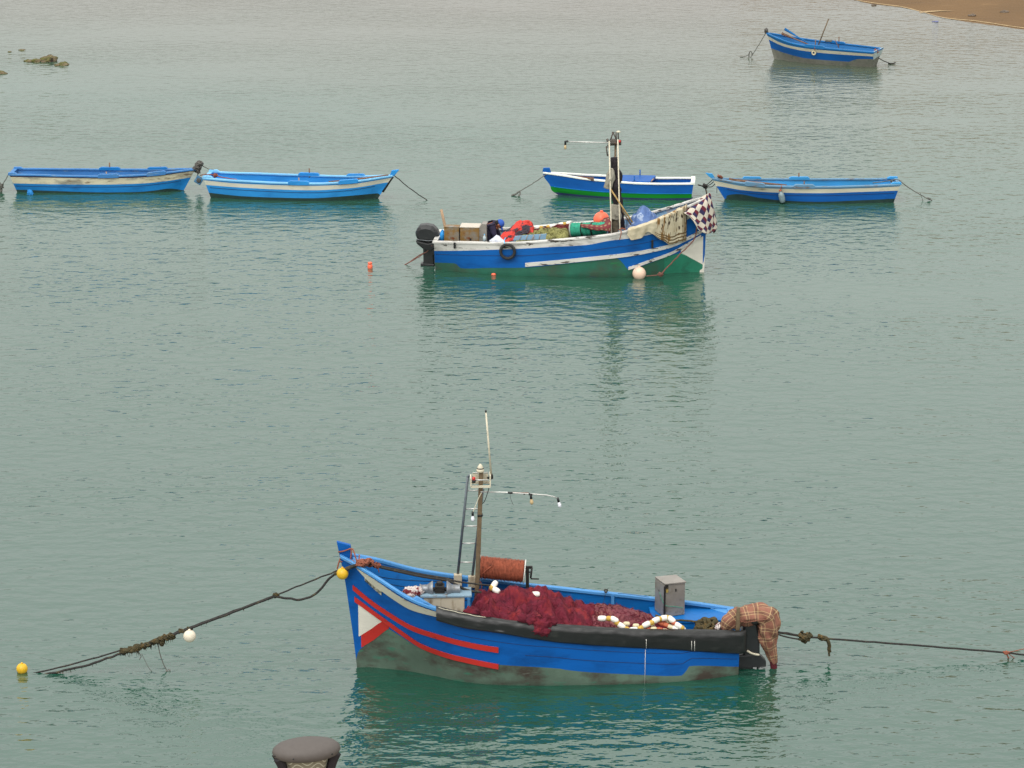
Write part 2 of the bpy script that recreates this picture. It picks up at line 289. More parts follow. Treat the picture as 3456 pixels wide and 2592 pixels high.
# ------------------------------------------------------------------ mesh builder
class MB:
    def __init__(s): s.v = []; s.f = []; s.m = []; s.sm = []; s.uv = []
    def add(s, vs, fs, mi=0, smooth=True, uvs=None):
        o = len(s.v); s.v += [Vector(p) for p in vs]; s.uv += (uvs if uvs else [(0, 0)] * len(vs))
        for f in fs: s.f.append([i + o for i in f]); s.m.append(mi); s.sm.append(smooth)
        return s
    def corners(s, p, mi=0):       # 8 corners: bottom ring then top ring
        return s.add(p, [(3, 2, 1, 0), (4, 5, 6, 7), (0, 1, 5, 4), (1, 2, 6, 5), (2, 3, 7, 6), (3, 0, 4, 7)], mi, False)
    def box(s, c, d, rz=0.0, mi=0, tilt=None):
        c = Vector(c); q = Matrix.Rotation(rz, 3, 'Z')
        if tilt: q = q @ Matrix.Rotation(tilt[0], 3, 'X') @ Matrix.Rotation(tilt[1], 3, 'Y')
        P = []
        for z in (-.5, .5):
            for x, y in ((-.5, -.5), (.5, -.5), (.5, .5), (-.5, .5)): P.append(c + q @ Vector((x * d[0], y * d[1], z * d[2])))
        return s.corners(P, mi)
    def tube(s, pts, r, n=8, mi=0, cap=True):
        pts = [Vector(p) for p in pts]; N = len(pts)
        rr = r if isinstance(r, (list, tuple)) else [r] * N
        vs = []; T0 = (pts[1] - pts[0]).normalized(); X = T0.orthogonal().normalized()
        for i, p in enumerate(pts):
            T = (pts[min(i + 1, N - 1)] - pts[max(i - 1, 0)])
            T = T.normalized() if T.length > 1e-9 else T0
            X = (X - T * X.dot(T)); X = X.normalized() if X.length > 1e-6 else T.orthogonal().normalized(); Y = T.cross(X)
            for k in range(n):
                a = 2 * math.pi * k / n; vs.append(p + (X * math.cos(a) + Y * math.sin(a)) * rr[i])
        fs = [(i * n + k, i * n + (k + 1) % n, (i + 1) * n + (k + 1) % n, (i + 1) * n + k) for i in range(N - 1) for k in range(n)]
        if cap: fs += [tuple(range(n - 1, -1, -1)), tuple((N - 1) * n + k for k in range(n))]
        return s.add(vs, fs, mi)
    def lathe(s, prof, c=(0, 0, 0), ax=(0, 0, 1), n=20, mi=0, sx=1.0):
        c = Vector(c); A = Vector(ax).normalized(); X = A.orthogonal().normalized() if abs(A.z) < .9 else Vector((1, 0, 0)); X = (X - A * X.dot(A)).normalized(); Y = A.cross(X)
        vs = []
        for r, h in prof:
            for k in range(n):
                a = 2 * math.pi * k / n; vs.append(c + A * h + (X * math.cos(a) * sx + Y * math.sin(a)) * max(r, 1e-4))
        N = len(prof)
        fs = [(i * n + k, i * n + (k + 1) % n, (i + 1) * n + (k + 1) % n, (i + 1) * n + k) for i in range(N - 1) for k in range(n)]
        fs += [tuple(range(n - 1, -1, -1)), tuple((N - 1) * n + k for k in range(n))]
        return s.add(vs, fs, mi)
    def ell(s, c, r, mi=0, n=16, m=10, amp=0.0, fr=3.0, rot=None, seed=0.0):
        c = Vector(c); r = Vector((r, r, r)) if not hasattr(r, '__len__') else Vector(r); vs = []
        for i in range(m + 1):
            th = math.pi * i / m
            for k in range(n):
                a = 2 * math.pi * k / n; d = Vector((math.sin(th) * math.cos(a), math.sin(th) * math.sin(a), math.cos(th)))
                p = Vector((d.x * r.x, d.y * r.y, d.z * r.z))
                if amp: p *= 1 + amp * noise.noise(d * fr + Vector((seed, seed * 2, 0)))
                if rot: p = rot @ p
                vs.append(c + p)
        fs = [(i * n + k, (i + 1) * n + k, (i + 1) * n + (k + 1) % n, i * n + (k + 1) % n) for i in range(m) for k in range(n)]
        return s.add(vs, fs, mi)
    def grid(s, fn, nu, nv, mi=0, uvf=None, smooth=True):
        vs = []; uvs = []
        for i in range(nu + 1):
            for j in range(nv + 1):
                u, v = i / nu, j / nv; vs.append(fn(u, v)); uvs.append(uvf(u, v) if uvf else (u, v))
        w = nv + 1
        return s.add(vs, [(i * w + j, (i + 1) * w + j, (i + 1) * w + j + 1, i * w + j + 1) for i in range(nu) for j in range(nv)], mi, smooth, uvs)
    def prism(s, poly, off, mi=0):
        poly = [Vector(p) for p in poly]; n = len(poly); off = Vector(off)
        fs = [tuple(range(n)), tuple(range(2 * n - 1, n - 1, -1))] + [((i + 1) % n, i, n + i, n + (i + 1) % n) for i in range(n)]
        return s.add(poly + [p + off for p in poly], fs, mi, False)
    def xf(s, M): s.v = [M @ p for p in s.v]; return s
    def lo(s): return Vector([min(p[k] for p in s.v) for k in range(3)])
    def hi(s): return Vector([max(p[k] for p in s.v) for k in range(3)])

ROOT = {}           # root name -> matrix from builder space to root space
def mesh_obj(name, mb, mats, M=None, solid=0.0, bev=0.0, sub=0):
    me = bpy.data.meshes.new(name)
    vs = [M @ p for p in mb.v] if M else mb.v
    me.from_pydata([tuple(p) for p in vs], [], mb.f)
    for k in (mats if isinstance(mats, (list, tuple)) else [mats]): me.materials.append(MATS[k])
    me.polygons.foreach_set('material_index', mb.m); me.polygons.foreach_set('use_smooth', mb.sm)
    if any(u != (0, 0) for u in mb.uv):
        ul = me.uv_layers.new(name='UVMap')
        ul.data.foreach_set('uv', [c for l in me.loops for c in mb.uv[l.vertex_index]])
    me.validate(); me.update()
    o = bpy.data.objects.new(name, me); COL.objects.link(o)
    if bev:
        q = o.modifiers.new('bevel', 'BEVEL'); q.width = bev; q.segments = 2; q.limit_method = 'ANGLE'
    if sub:
        q = o.modifiers.new('sub', 'SUBSURF'); q.levels = q.render_levels = sub
    if solid:
        q = o.modifiers.new('solid', 'SOLIDIFY'); q.thickness = solid; q.offset = 0
    return o
def tag(o, label, cat, group=None, kind=None):
    if label: o['label'] = label
    if cat: o['category'] = cat
    if group: o['group'] = group
    if kind: o['kind'] = kind
    return o
def root(name, loc, label, cat, group=None):
    o = bpy.data.objects.new(name, None); COL.objects.link(o); o.location = loc; o.empty_display_size = .2
    ROOT[o.name] = Matrix.Translation(-Vector(loc)); return tag(o, label, cat, group)
def part(name, mb, mats, parent, label=None, **kw):
    r = parent
    while r.parent: r = r.parent
    o = mesh_obj(name, mb, mats, ROOT[r.name], **kw); o.parent = parent
    if label: o['label'] = label
    return o
def solo(name, mb, mats, label, cat, group=None, boat=None, **kw):
    """a thing that is one mesh, its origin at the middle of its base"""
    if boat: mb.xf(boat.M)
    lo, hi = mb.lo(), mb.hi(); b = Vector(((lo.x + hi.x) / 2, (lo.y + hi.y) / 2, lo.z))
    o = mesh_obj(name, mb, mats, Matrix.Translation(-b), **kw); o.location = b
    return tag(o, label, cat, group)
def structure(name, mb, mats, **kw):
    o = mesh_obj(name, mb, mats, None, **kw); o['kind'] = 'structure'; return o
def spline(P, n=8):
    """Catmull-Rom through points"""
    P = [Vector(p) for p in P]; out = []
    for i in range(len(P) - 1):
        a, b, c, d = P[max(i - 1, 0)], P[i], P[i + 1], P[min(i + 2, len(P) - 1)]
        for k in range(n):
            t = k / n
            out.append(.5 * ((2 * b) + (c - a) * t + (2 * a - 5 * b + 4 * c - d) * t * t + (3 * b - a - 3 * c + d) * t ** 3))
    return out + [P[-1]]
class Curve:        # smooth function through a table
    def __init__(s, x, y):
        o = np.argsort(x); s.x = np.array(x, float)[o]; s.y = np.array(y, float)[o]; s.d = s.tang() if len(x) > 1 else [0]
    def tang(s):
        m = np.diff(s.y) / np.maximum(np.diff(s.x), 1e-6); d = np.zeros(len(s.x)); d[0], d[-1] = m[0], m[-1]
        for i in range(1, len(m)): d[i] = 0 if m[i - 1] * m[i] <= 0 else 2 * m[i - 1] * m[i] / (m[i - 1] + m[i])
        return d
    def __call__(s, q):
        x, y, d = s.x, s.y, s.d
        if q <= x[0]: return float(y[0])
        if q >= x[-1]: return float(y[-1])
        i = int(np.searchsorted(x, q)) - 1; h = x[i + 1] - x[i]; t = (q - x[i]) / h
        m0, m1 = d[i] * h, d[i + 1] * h; a, b = y[i], y[i + 1]
        v = (2 * t ** 3 - 3 * t * t + 1) * a + (t ** 3 - 2 * t * t + t) * m0 + (-2 * t ** 3 + 3 * t * t) * b + (t ** 3 - t * t) * m1
        return float(min(max(v, min(a, b) - .02), max(a, b) + .02))
def fbm(p, s, o=4):
    v = 0; a = 1; p = Vector(p) * s
    for _ in range(o): v += a * noise.noise(p); p = p * 2.03 + Vector((3.1, 1.7, 5.3)); a *= .5
    return v
def rope(mb, pts, r, mi=0, n=6, sub=6, jit=0.0):
    P = spline(pts, sub) if sub > 1 else [Vector(p) for p in pts]
    if jit: P = [p + Vector([jit * noise.noise(p * 9 + Vector((k * 7.7, 0, 0))) for k in range(3)]) for p in P]
    return mb.tube(P, r, n, mi)
def knot(mb, c, r, mi=0, seed=1, n=7):
    rng = random.Random(seed); c = Vector(c)
    for k in range(n):
        d = Vector((rng.gauss(0, 1), rng.gauss(0, 1), rng.gauss(0, .7))).normalized(); e = d.cross(Vector((rng.random(), rng.random(), 1))).normalized()
        P = [c + (d * math.cos(a) + e * math.sin(a)) * r * rng.uniform(.55, 1.0) for a in [i * .7 for i in range(7)]]
        mb.tube(spline(P, 3), r * .22, 5, mi)

# ------------------------------------------------------------------ boats
class Boat:
    """x runs to the bow with 0 where the stem meets the water; y to port; z up from the water"""
    def __init__(s, name, label, cat, bow, yaw, near, xt, hb, zs, hw, stem, rake=0.0, zk=-.3, group=None, pw=.9):
        s.near = near; s.o = ground(*bow); s.M = Matrix.Translation(s.o) @ Matrix.Rotation(R(yaw), 4, 'Z'); s.I = s.M.inverted()
        s.hbc, s.zsc, s.hwc = Curve(xt, hb), Curve(xt, zs), Curve(*hw)
        s.stem = Curve([p[1] for p in stem], [p[0] for p in stem]); s.x0 = xt[0] if xt[0] < xt[-1] else xt[-1]; s.rake = rake; s.zk = zk; s.pw = pw
        s.ztop = s.zsc(.3); s.x1 = s.stem(s.ztop); s.half = -s.x0 / 2
        e = bpy.data.objects.new(name, None); COL.objects.link(e); e.location = s.M @ Vector((-s.half, 0, 0)); e.rotation_euler = (0, 0, R(yaw)); e.empty_display_size = .5
        ROOT[e.name] = Matrix.Translation(Vector((s.half, 0, 0))); s.root = tag(e, label, cat, group)
    def B(s, px, py, yl):            # the point of the photograph's ray at sideways offset yl (towards the camera is positive)
        n = (s.M.to_3x3() @ Vector((0, 1, 0))); A = s.M @ Vector((0, yl * s.near, 0)); return s.I @ on_plane(px, py, A, n)
    def Bz(s, px, py, z): return s.I @ ground(px, py, z)
    def W(s, p): return s.M @ Vector(p)
    def L(s, x, y, z): return Vector((x, y * s.near, z))    # y towards the camera
    def xst(s, z): return s.x0 + s.rake * (1 - z / max(.3, s.zsc(s.x0)))
    def xbw(s, z): return s.stem(z)
    def zs(s, q): return s.zsc(s.x0 + q * (s.x1 - s.x0))
    def X(s, q, z): return s.xst(z) + q * (s.xbw(z) - s.xst(z))
    def hy(s, q, z):
        zt = s.zs(q); hb = s.hbc(s.x0 + q * (s.x1 - s.x0)); hw = s.hwc(s.X(q, 0))
        if q > .9: k = (1 - q) / .1; hb = min(hb, .035 + hb * 1) * 1; hw = max(hw * k ** .3 if k > 0 else 0, .0)
        hb = max(hb, .03); hw = max(hw, .028)
        if z >= 0: return hw + (hb - hw) * min(1.1, z / zt) ** s.pw
        return max(.02, hw * math.sqrt(max(0, 1 - (z / s.zk) ** 2)))
    def P(s, q, z, side, off=0.0): return Vector((s.X(q, z), side * (s.hy(q, z) + off), z))
    def qof(s, x, z): return min(1, max(0, (x - s.xst(z)) / (s.xbw(z) - s.xst(z))))
    def onhull(s, px, py):           # pixel -> (x, z) on the side of the hull towards the camera
        y = .5
        for _ in range(14):
            p = s.B(px, py, y); y = .5 * y + .5 * s.hy(s.qof(p.x, p.z), p.z)
        return p.x, p.z
    def zcurve(s, pix):
        q = [s.onhull(*p) for p in pix]; return Curve([a for a, _ in q], [b for _, b in q])
    def hull(s, edges, mats, inner, NS=60, sole=.12, solemat=None, th=.035):
        """edges: curves z(x) between painted bands from the bottom up; mats: one per band; inner: paint inside"""
        mb = MB(); allm = list(mats) + [inner, solemat or inner]
        for side in (1, -1):
            rows = []
            for i in range(NS + 1):
                q = i / NS; zt = s.zs(q); x = s.x0 + q * (s.x1 - s.x0)
                zz = [s.zk * .96]
                for e in edges:
                    z = e(s.X(q, max(0, zz[-1]))) if callable(e) else e
                    zz.append(min(max(z, zz[-1] + .004), zt - .006))
                zz.append(zt); full = []
                for a, b in zip(zz[:-1], zz[1:]):
                    for k in range(5): full.append(a + (b - a) * k / 5)
                rows.append(full + [zt])
            w = len(rows[0]); vs = [s.P(i / NS, z, side) for i in range(NS + 1) for z in rows[i]]
            for b in range(len(mats)):
                fs = []
                for i in range(NS):
                    for j in range(b * 5, b * 5 + 5):
                        a = (i * w + j, (i + 1) * w + j, (i + 1) * w + j + 1, i * w + j + 1); fs.append(a if side > 0 else a[::-1])
                used = sorted({k for f in fs for k in f}); rm = {k: n for n, k in enumerate(used)}
                mb.add([vs[k] for k in used], [tuple(rm[k] for k in f) for f in fs], b)
            def inn(q, v):
                z = sole - .06 + (s.zs(q) - sole + .06) * v; p = s.P(q, z, 1); y = max(.004, p.y - th); return Vector((max(p.x, s.xst(z) + th) if q < .2 else p.x - (.05 if q > .97 else 0), side * y, z))
            mb.grid(inn, NS, 8, len(mats))
        # transom outside and inside
        zt = s.zs(0); n = 12
        def tr(u, v): z = s.zk * .96 + (zt - s.zk * .96) * v; y = s.hy(0, z); return Vector((s.xst(z), (2 * u - 1) * y, z))
        zb = edges[-1](s.x0) if edges and callable(edges[-1]) else (edges[-1] if edges else 0)
        mb.grid(tr, 8, n, min(len(mats) - 1, s.tr_mat if hasattr(s, 'tr_mat') else 0))
        mb.grid(lambda u, v: Vector((s.xst(sole + (zt - sole) * v) + th, (2 * u - 1) * (s.hy(0, sole + (zt - sole) * v) - th), sole - .05 + (zt - sole + .05) * v)), 6, 6, len(mats))
        # sole boards
        mb.grid(lambda u, v: Vector((s.X(u * .97, sole) + (th if u < .02 else 0), (2 * v - 1) * max(.005, s.hy(u * .97, sole) - th * .7), sole)), NS, 4, len(mats) + 1, smooth=False)
        return part('hull', mb, allm, s.root)
    def rail(s, m, w=.10, h=.04, out=.025, stern=True, q1=1.0, drop=.008, NS=60, name='gunwale'):
        mb = MB()
        for side in (1, -1):
            def sec(q):
                z = s.zs(q); y = s.hy(q, z); x = s.X(q, z); a = max(y - (w - out), .001)
                return [Vector((x, side * (y + out), z - drop)), Vector((x, side * (y + out), z + h - .012)), Vector((x, side * (y + out - .012), z + h)), Vector((x, side * (a + .01), z + h)), Vector((x, side * a, z + h - .01)), Vector((x, side * a, z - drop))]
            vs = []; NQ = NS
            for i in range(NQ + 1): vs += sec(q1 * i / NQ)
            fs = []
            for i in range(NQ):
                for k in range(6):
                    a = (i * 6 + k, i * 6 + (k + 1) % 6, (i + 1) * 6 + (k + 1) % 6, (i + 1) * 6 + k); fs.append(a[::-1] if side > 0 else a)
            fs += [tuple(range(6)), tuple(range(NQ * 6 + 5, NQ * 6 - 1, -1))]
            mb.add(vs, fs, 0, False)
        if stern:
            z = s.zs(0); y = s.hy(0, z); mb.box((s.X(0, z) + .02, 0, z + h / 2 - .004), (.11, 2 * (y + out) - .004, h + .004))
        return part(name, mb, m, s.root)
    def strip(s, name, top, bot, m, x0=None, x1=None, off=.02, both=True, NS=48, parent=None, rows=3):
        """a raised or painted band on the planking between two curves z(x)"""
        mb = MB(); x0 = top.x[0] if x0 is None else x0; x1 = top.x[-1] if x1 is None else x1
        for side in ((1, -1) if both else (s.near,)):
            def pt(x, z, o): q = s.qof(x, z); return Vector((x, side * (s.hy(q, z) + o), z))
            vs = []; k = rows + 1
            for i in range(NS + 1):
                x = x0 + (x1 - x0) * i / NS; a, b = bot(x), max(top(x), bot(x) + .001)
                vs.append(pt(x, a, -.01))
                for j in range(k): vs.append(pt(x, a + (b - a) * j / rows, off))
                vs.append(pt(x, b, -.01))
            w = k + 2; fs = []
            for i in range(NS):
                for j in range(w - 1):
                    f = (i * w + j, (i + 1) * w + j, (i + 1) * w + j + 1, i * w + j + 1); fs.append(f if side > 0 else f[::-1])
            fs += [tuple(range(w)), tuple(NS * w + j for j in range(w - 1, -1, -1))]
            mb.add(vs, fs, 0, False)
        return part(name, mb, m, parent or s.root)
    def seam(s, z, x0, x1, m='navy bottom', r=.006, N=50):          # the dark line between two planks, on both sides
        for side in (1, -1):
            mb = MB(); P = []
            for i in range(N + 1):
                x = x0 + (x1 - x0) * i / N; zz = z(x); P.append(Vector((x, side * (s.hy(s.qof(x, zz), zz) + .001), zz)))
            mb.tube(P, r, 4); part('plank_seam', mb, m, s.root)
    def rowpoly(s, name, pix, m, th=.07, parent=None, y=0.0):     # a board on edge along the centre line, outlined on the photograph
        mb = MB(); P = [s.B(px, py, y) for px, py in pix]; mb.prism([Vector((p.x, y * s.near - th / 2, p.z)) for p in P], (0, th, 0))
        return part(name, mb, m, parent or s.root, bev=.008)

# ------------------------------------------------------------------ the setting: water, beach, quay
mb = MB(); mb.grid(lambda u, v: Vector((-400 + 800 * u, -60 + 560 * v, 0)), 8, 8, smooth=False)
structure('water', mb, 'harbour water')
shore = [ground(*p) for p in ((2700, -60), (2850, -8), (2940, 12), (3050, 26), (3120, 44), (3180, 60), (3300, 76), (3456, 97), (3700, 118))]
shx = Curve([p.x for p in shore], [p.y for p in shore])
def beach_pt(u, v):
    x = 10 + 140 * u ** 1.6; d = -3 + 180 * v ** 2; ys = shx(x) if x < shore[-1].x else shore[-1].y - (x - shore[-1].x) * .35
    y = ys + d; z = .045 * d if d < 0 else .035 * d
    z += .022 * fbm((x, y, 3), .5, 3) * max(0, 1 - abs(d) / 3); z += .05 * fbm((x, y, 0), .35, 3) * min(1, max(0, d + .4)) * .8
    return Vector((x, y, z))
mb = MB(); mb.grid(beach_pt, 120, 60); structure('beach', mb, 'wet sand')
a, b_ = ground(3120, 42, .02), ground(3235, 33, .06)
mb = MB(); P = [ground(px, py, z) for px, py, z in ((3080, 44, .0), (3120, 38, .05), (3170, 35, .09), (3235, 32, .16))]
def beach_z(x, y):
    d = y - shx(x); return (.045 * d if d < 0 else .035 * d) + .022 * fbm((x, y, 3), .5, 3) * max(0, 1 - abs(d) / 3) + .05 * fbm((x, y, 0), .35, 3) * min(1, max(0, d + .4)) * .8
def streak(u, v):
    p = P[0].lerp(P[1], u * 3) if u < 1 / 3 else (P[1].lerp(P[2], u * 3 - 1) if u < 2 / 3 else P[2].lerp(P[3], u * 3 - 2))
    x, y = p.x, p.y + (v - .5) * .20 * math.sin(math.pi * min(1, u + .05)); return Vector((x, y, beach_z(x, y) + .02))
mb.grid(streak, 30, 3); structure('stranded_foam', mb, 'pale stranded foam')
def tide(u, v):
    x = 12 + 22 * u; y = shx(x) + .02 + .16 * v + .12 * fbm((x, 0, 8), .9, 3); return Vector((x, y, beach_z(x, y) + .012))
mb = MB(); mb.grid(tide, 160, 2); structure('tide_line', mb, 'pale stranded foam')
mb = MB(); mb.box((0, -14, .2), (160, 80, 3.2)); structure('quay', mb, 'quay stone', bev=.05)

def rock(name, px, py, r, label, seed, squash=.5, m='weedy rock', beach=False, lump=1):
    c = ground(px, py); mb = MB(); rng = random.Random(seed)
    if beach: c.z = beach_z(c.x, c.y)
    for k in range(lump):
        o = Vector((rng.uniform(-.9, .9) * r * (k > 0), rng.uniform(-.3, .3) * r * (k > 0), 0))
        mb.ell(c + o, (r * rng.uniform(.7, 1.1), r * rng.uniform(.6, .9), r * squash * rng.uniform(.8, 1.1)), 0, 22, 14, .45, 1.9, None, seed + k * 3.3)
    return solo(name, mb, m, label, 'rock', 'rocks breaking the surface' if not beach else 'stones on the sand')
rock('rock', 98, 207, .22, 'flat mossy rock at the left end of the low group in the shallows', 3, .30)
rock('rock', 122, 208, .24, 'low brown weedy rock, second of the group standing in the shallows', 4, .55)
rock('rock', 162, 206, .32, 'tallest brown weedy rock, middle of the low group in the shallows', 5, .58)
rock('rock', 214, 219, .24, 'small rounded ochre rock, right lump of the group in the shallows', 8, .50)
rock('rock', 193, 221, .13, 'small dark round stone in front of the ochre rock in the shallows', 9, .55)
rock('rock', 0, 248, .24, 'small tan rock at the left edge of the picture', 12, .45)
rock('rock', 74, 169, .13, 'dark rock tip just breaking the water beyond the rock group', 14, .3)
rock('rock', 33, 175, .09, 'tiniest dark rock tip breaking the water beyond the rock group', 16, .3)
rock('stone', 3280, 58, .16, 'single grey stone lying on the brown sand spit', 21, .55, beach=True, m='grey stone')
rock('stone', 3390, 50, .15, 'grey stone farther right on the brown sand spit', 23, .6, beach=True, m='grey stone')
rock('stone', 2948, 18, .11, 'small dark stone at the thin tip of the sand spit', 25, .6, beach=True, m='grey stone')
mb = MB(); c = ground(3160, 74); mb.ell(c + Vector((0, 0, .03)), (.16, .09, .04), 0, 14, 8, .4, 2.2); mb.ell(c + Vector((-.2, .05, .02)), (.09, .06, .03), 0, 10, 6, .3)
mb.v = [c + (p - c) * .6 for p in mb.v]; solo('plastic_bag', mb, 'violet plastic', 'crumpled bluish plastic bag floating at the edge of the sand spit', 'litter')

# ------------------------------------------------------------------ street lamp standing on the quay below
lp = CP + ray(1034, 2529) * 23.6                      # middle of the cap
base = Vector((lp.x, lp.y, 1.8))
t = root('street_lamp', base, 'grey brown post top street lamp with oval cap in front of the water', 'street lamp')
OV = Matrix.Translation(lp) @ Matrix.Rotation(R(14), 4, 'Z') @ Matrix.Diagonal((1, .62, 1, 1)) @ Matrix.Translation(-lp)      # the whole head is oval in plan
mb = MB(); a = .292
prof = [(.0, -.056), (.2, -.058), (a * .84, -.056), (a * .955, -.040), (a, -.008), (a * .98, .020), (a * .86, .050), (a * .66, .068), (a * .35, .077), (.0, .080)]
mb.lathe(prof, lp, (0, 0, 1), 56); mb.xf(OV)
cap = part('lamp_cap', mb, 'lamp cast iron', t)
for ang in (-162, -118, -48, 40, 130):
    s = MB(); d = Vector((math.cos(R(ang)), math.sin(R(ang)), 0)); s.tube([lp + d * (a * .95) + Vector((0, 0, -.006)), lp + d * (a + .006) + Vector((0, 0, -.008))], .007, 8); s.xf(OV); part('screw', s, 'black plastic', cap)
for ang in (-160, -20, 20, 160):
    s = MB(); d = Vector((math.cos(R(ang)), math.sin(R(ang)), 0))
    pts = [lp + d * .262 + Vector((0, 0, -.035)), lp + d * .235 + Vector((0, 0, -.10)), lp + d * .205 + Vector((0, 0, -.20)), lp + d * .15 + Vector((0, 0, -.36)), lp + d * .07 + Vector((0, 0, -.50))]
    s.tube(spline(pts, 5), [.046 - .001 * k for k in range(21)], 8); s.xf(OV); part('bracket', s, 'lamp dark frame', t)
s = MB(); s.grid(lambda u, v: lp + Vector((math.cos(2 * math.pi * u) * (.195 - .09 * v), math.sin(2 * math.pi * u) * (.195 - .09 * v), -.05 - .40 * v)), 40, 12, uvf=lambda u, v: (u * 3.2, v)); s.xf(OV); part('lamp_glass', s, 'frosted wavy glass', t)
s = MB(); s.lathe([(.09, -.54), (.12, -.48), (.07, -.44)], lp, (0, 0, 1), 20); part('collar', s, 'lamp dark frame', t)
h = lp.z - 1.8
s = MB(); s.lathe([(.17, 0), (.17, .06), (.13, .12), (.12, .5), (.075, .6), (.055, 1.0), (.05, h - .54)], base, (0, 0, 1), 20); part('pole', s, 'lamp cast iron', t)

# ------------------------------------------------------------------ helpers for things on boats
def sleeve(mb, path, rad, mi=0, n=18, sub=5, amp=.0, fr=5.0, uvs=(6, 4), flat=(1, 1), seed=0.0):
    """a hanging or bundled cloth: a soft tube along a path with folds"""
    P = spline(path, sub); N = len(P); rr = [float(np.interp(i / (N - 1) * (len(rad) - 1), range(len(rad)), rad)) for i in range(N)]
    X = Vector((0, 1, 0)); vs = []; uv = []; ln = 0
    for i, p in enumerate(P):
        T = (P[min(i + 1, N - 1)] - P[max(i - 1, 0)]).normalized(); Xp = (X - T * X.dot(T)); Xp = Xp.normalized() if Xp.length > .1 else T.orthogonal(); Y = T.cross(Xp)
        if i: ln += (p - P[i - 1]).length
        for k in range(n + 1):
            a = 2 * math.pi * k / n; d = Xp * math.cos(a) * flat[0] + Y * math.sin(a) * flat[1]
            q = p + d * rr[i]; q += d * rr[i] * amp * (fbm(q + Vector((seed, 0, 0)), fr, 3) + .5 * math.sin(5 * a + 6 * fbm(p, 3, 2)))
            vs.append(q); uv.append((ln * uvs[0], k / n * uvs[1] * 1.0))
    w = n + 1; c = len(vs)
    fs = [(i * w + k, i * w + k + 1, (i + 1) * w + k + 1, (i + 1) * w + k) for i in range(N - 1) for k in range(n)]
    fs += [tuple(range(n - 1, -1, -1)), tuple((N - 1) * w + k for k in range(n))]
    return mb.add(vs, fs, mi, True, uv)
def surf(ctrl, nu=24, nv=16):
    """a smooth sheet through rows of control points; returns f(u, v), u along a row"""
    rows = [spline(r, 10) for r in ctrl]
    def f(u, v):
        k = u * (len(rows[0]) - 1); i = min(int(k), len(rows[0]) - 2); col = [r[i].lerp(r[i + 1], k - i) for r in rows]
        k = v * (len(col) - 1); i = min(int(k), len(col) - 2); t = k - i
        a, b, c, d = col[max(i - 1, 0)], col[i], col[i + 1], col[min(i + 2, len(col) - 1)]
        return .5 * ((2 * b) + (c - a) * t + (2 * a - 5 * b + 4 * c - d) * t * t + (3 * b - a - 3 * c + d) * t ** 3)
    return f
def mound(bt, top, yc, y0, y1, zb, amp=.05, fr=4.0, near_h=.5, nu=90, nv=48, seed=0.0, ridged=.5, far_h=.1):
    """a heap lying in a boat: its ridge is surveyed from the photograph at sideways offset yc"""
    T = [bt.B(px, py, yc) for px, py in top]; cz = Curve([p.x for p in T], [p.z for p in T]); xa, xb = min(p.x for p in T), max(p.x for p in T)
    def f(u, v):
        x = xa + (xb - xa) * u; y = y0 + (y1 - y0) * v
        if y < yc: k = (y - y0) / (yc - y0); h = far_h + (1 - far_h) * (k * k * (3 - 2 * k)) ** .6
        else: k = (y - yc) / (y1 - yc); h = 1 - (1 - near_h) * k ** 1.4
        e = min(1, u / .03, (1 - u) / .03, v / .04, (1 - v) / .04); e = max(0, e)
        z = zb + (cz(x) - zb) * h * (.25 + .75 * e ** .5)
        q = Vector((x + seed, y, seed * 2)); n = fbm(q, fr, 2) * amp * .6 + (abs(noise.noise(q * fr * 1.5)) - .2) * amp * ridged * 2.4 + (abs(noise.noise(q * fr * 3.4 + Vector((4, 4, 4)))) - .2) * amp * ridged * .9
        lim = bt.hy(bt.qof(x, z), min(z, bt.zsc(x))) - .07
        if z < bt.zsc(x) + .03: y = max(-lim, min(lim, y))
        p = Vector((x + .35 * amp * fbm(q + Vector((9, 0, 0)), fr, 3), y + .3 * amp * fbm(q + Vector((0, 9, 0)), fr, 3), max(zb - .05, z + (n - .5 * amp) * e)))
        return bt.L(p.x, p.y, p.z)
    mb = MB(); mb.grid(f, nu, nv); return mb, f
def strands(mb, f, n, ln, r, mi, seed=3, loop=.06):
    rng = random.Random(seed)
    for k in range(n):
        u, v = rng.random(), rng.random() ** .8; a = rng.uniform(0, 6.28); P = []
        for i in range(6):
            uu = min(.99, max(.01, u + math.cos(a) * ln[0] * i)); vv = min(.99, max(.01, v + math.sin(a) * ln[1] * i)); a += rng.gauss(0, .5)
            P.append(f(uu, vv) + Vector((0, 0, .006 + loop * rng.random() * math.sin(math.pi * i / 5) * (rng.random() < .35))))
        mb.tube(P, r * rng.uniform(.6, 1.2), 3, mi, False)

def bulb(parent, top, r=.03, glass='lamp glass white', tilt=(0, 0, -1), name='light_bulb'):
    d = Vector(tilt).normalized(); s = MB(); s.tube([top, top + d * r * 2.3], r * .72, 10); so_ = part('socket', s, 'black plastic', parent) if parent.parent is None else None
    g = MB(); g.lathe([(r * .45, r * 2.3), (r * .6, r * 2.8), (r * .98, r * 3.9), (r, r * 4.5), (r * .8, r * 5.2), (r * .35, r * 5.6), (.001, r * 5.68)], top, d, 14)
    return part(name, g, glass, so_ if so_ else parent)

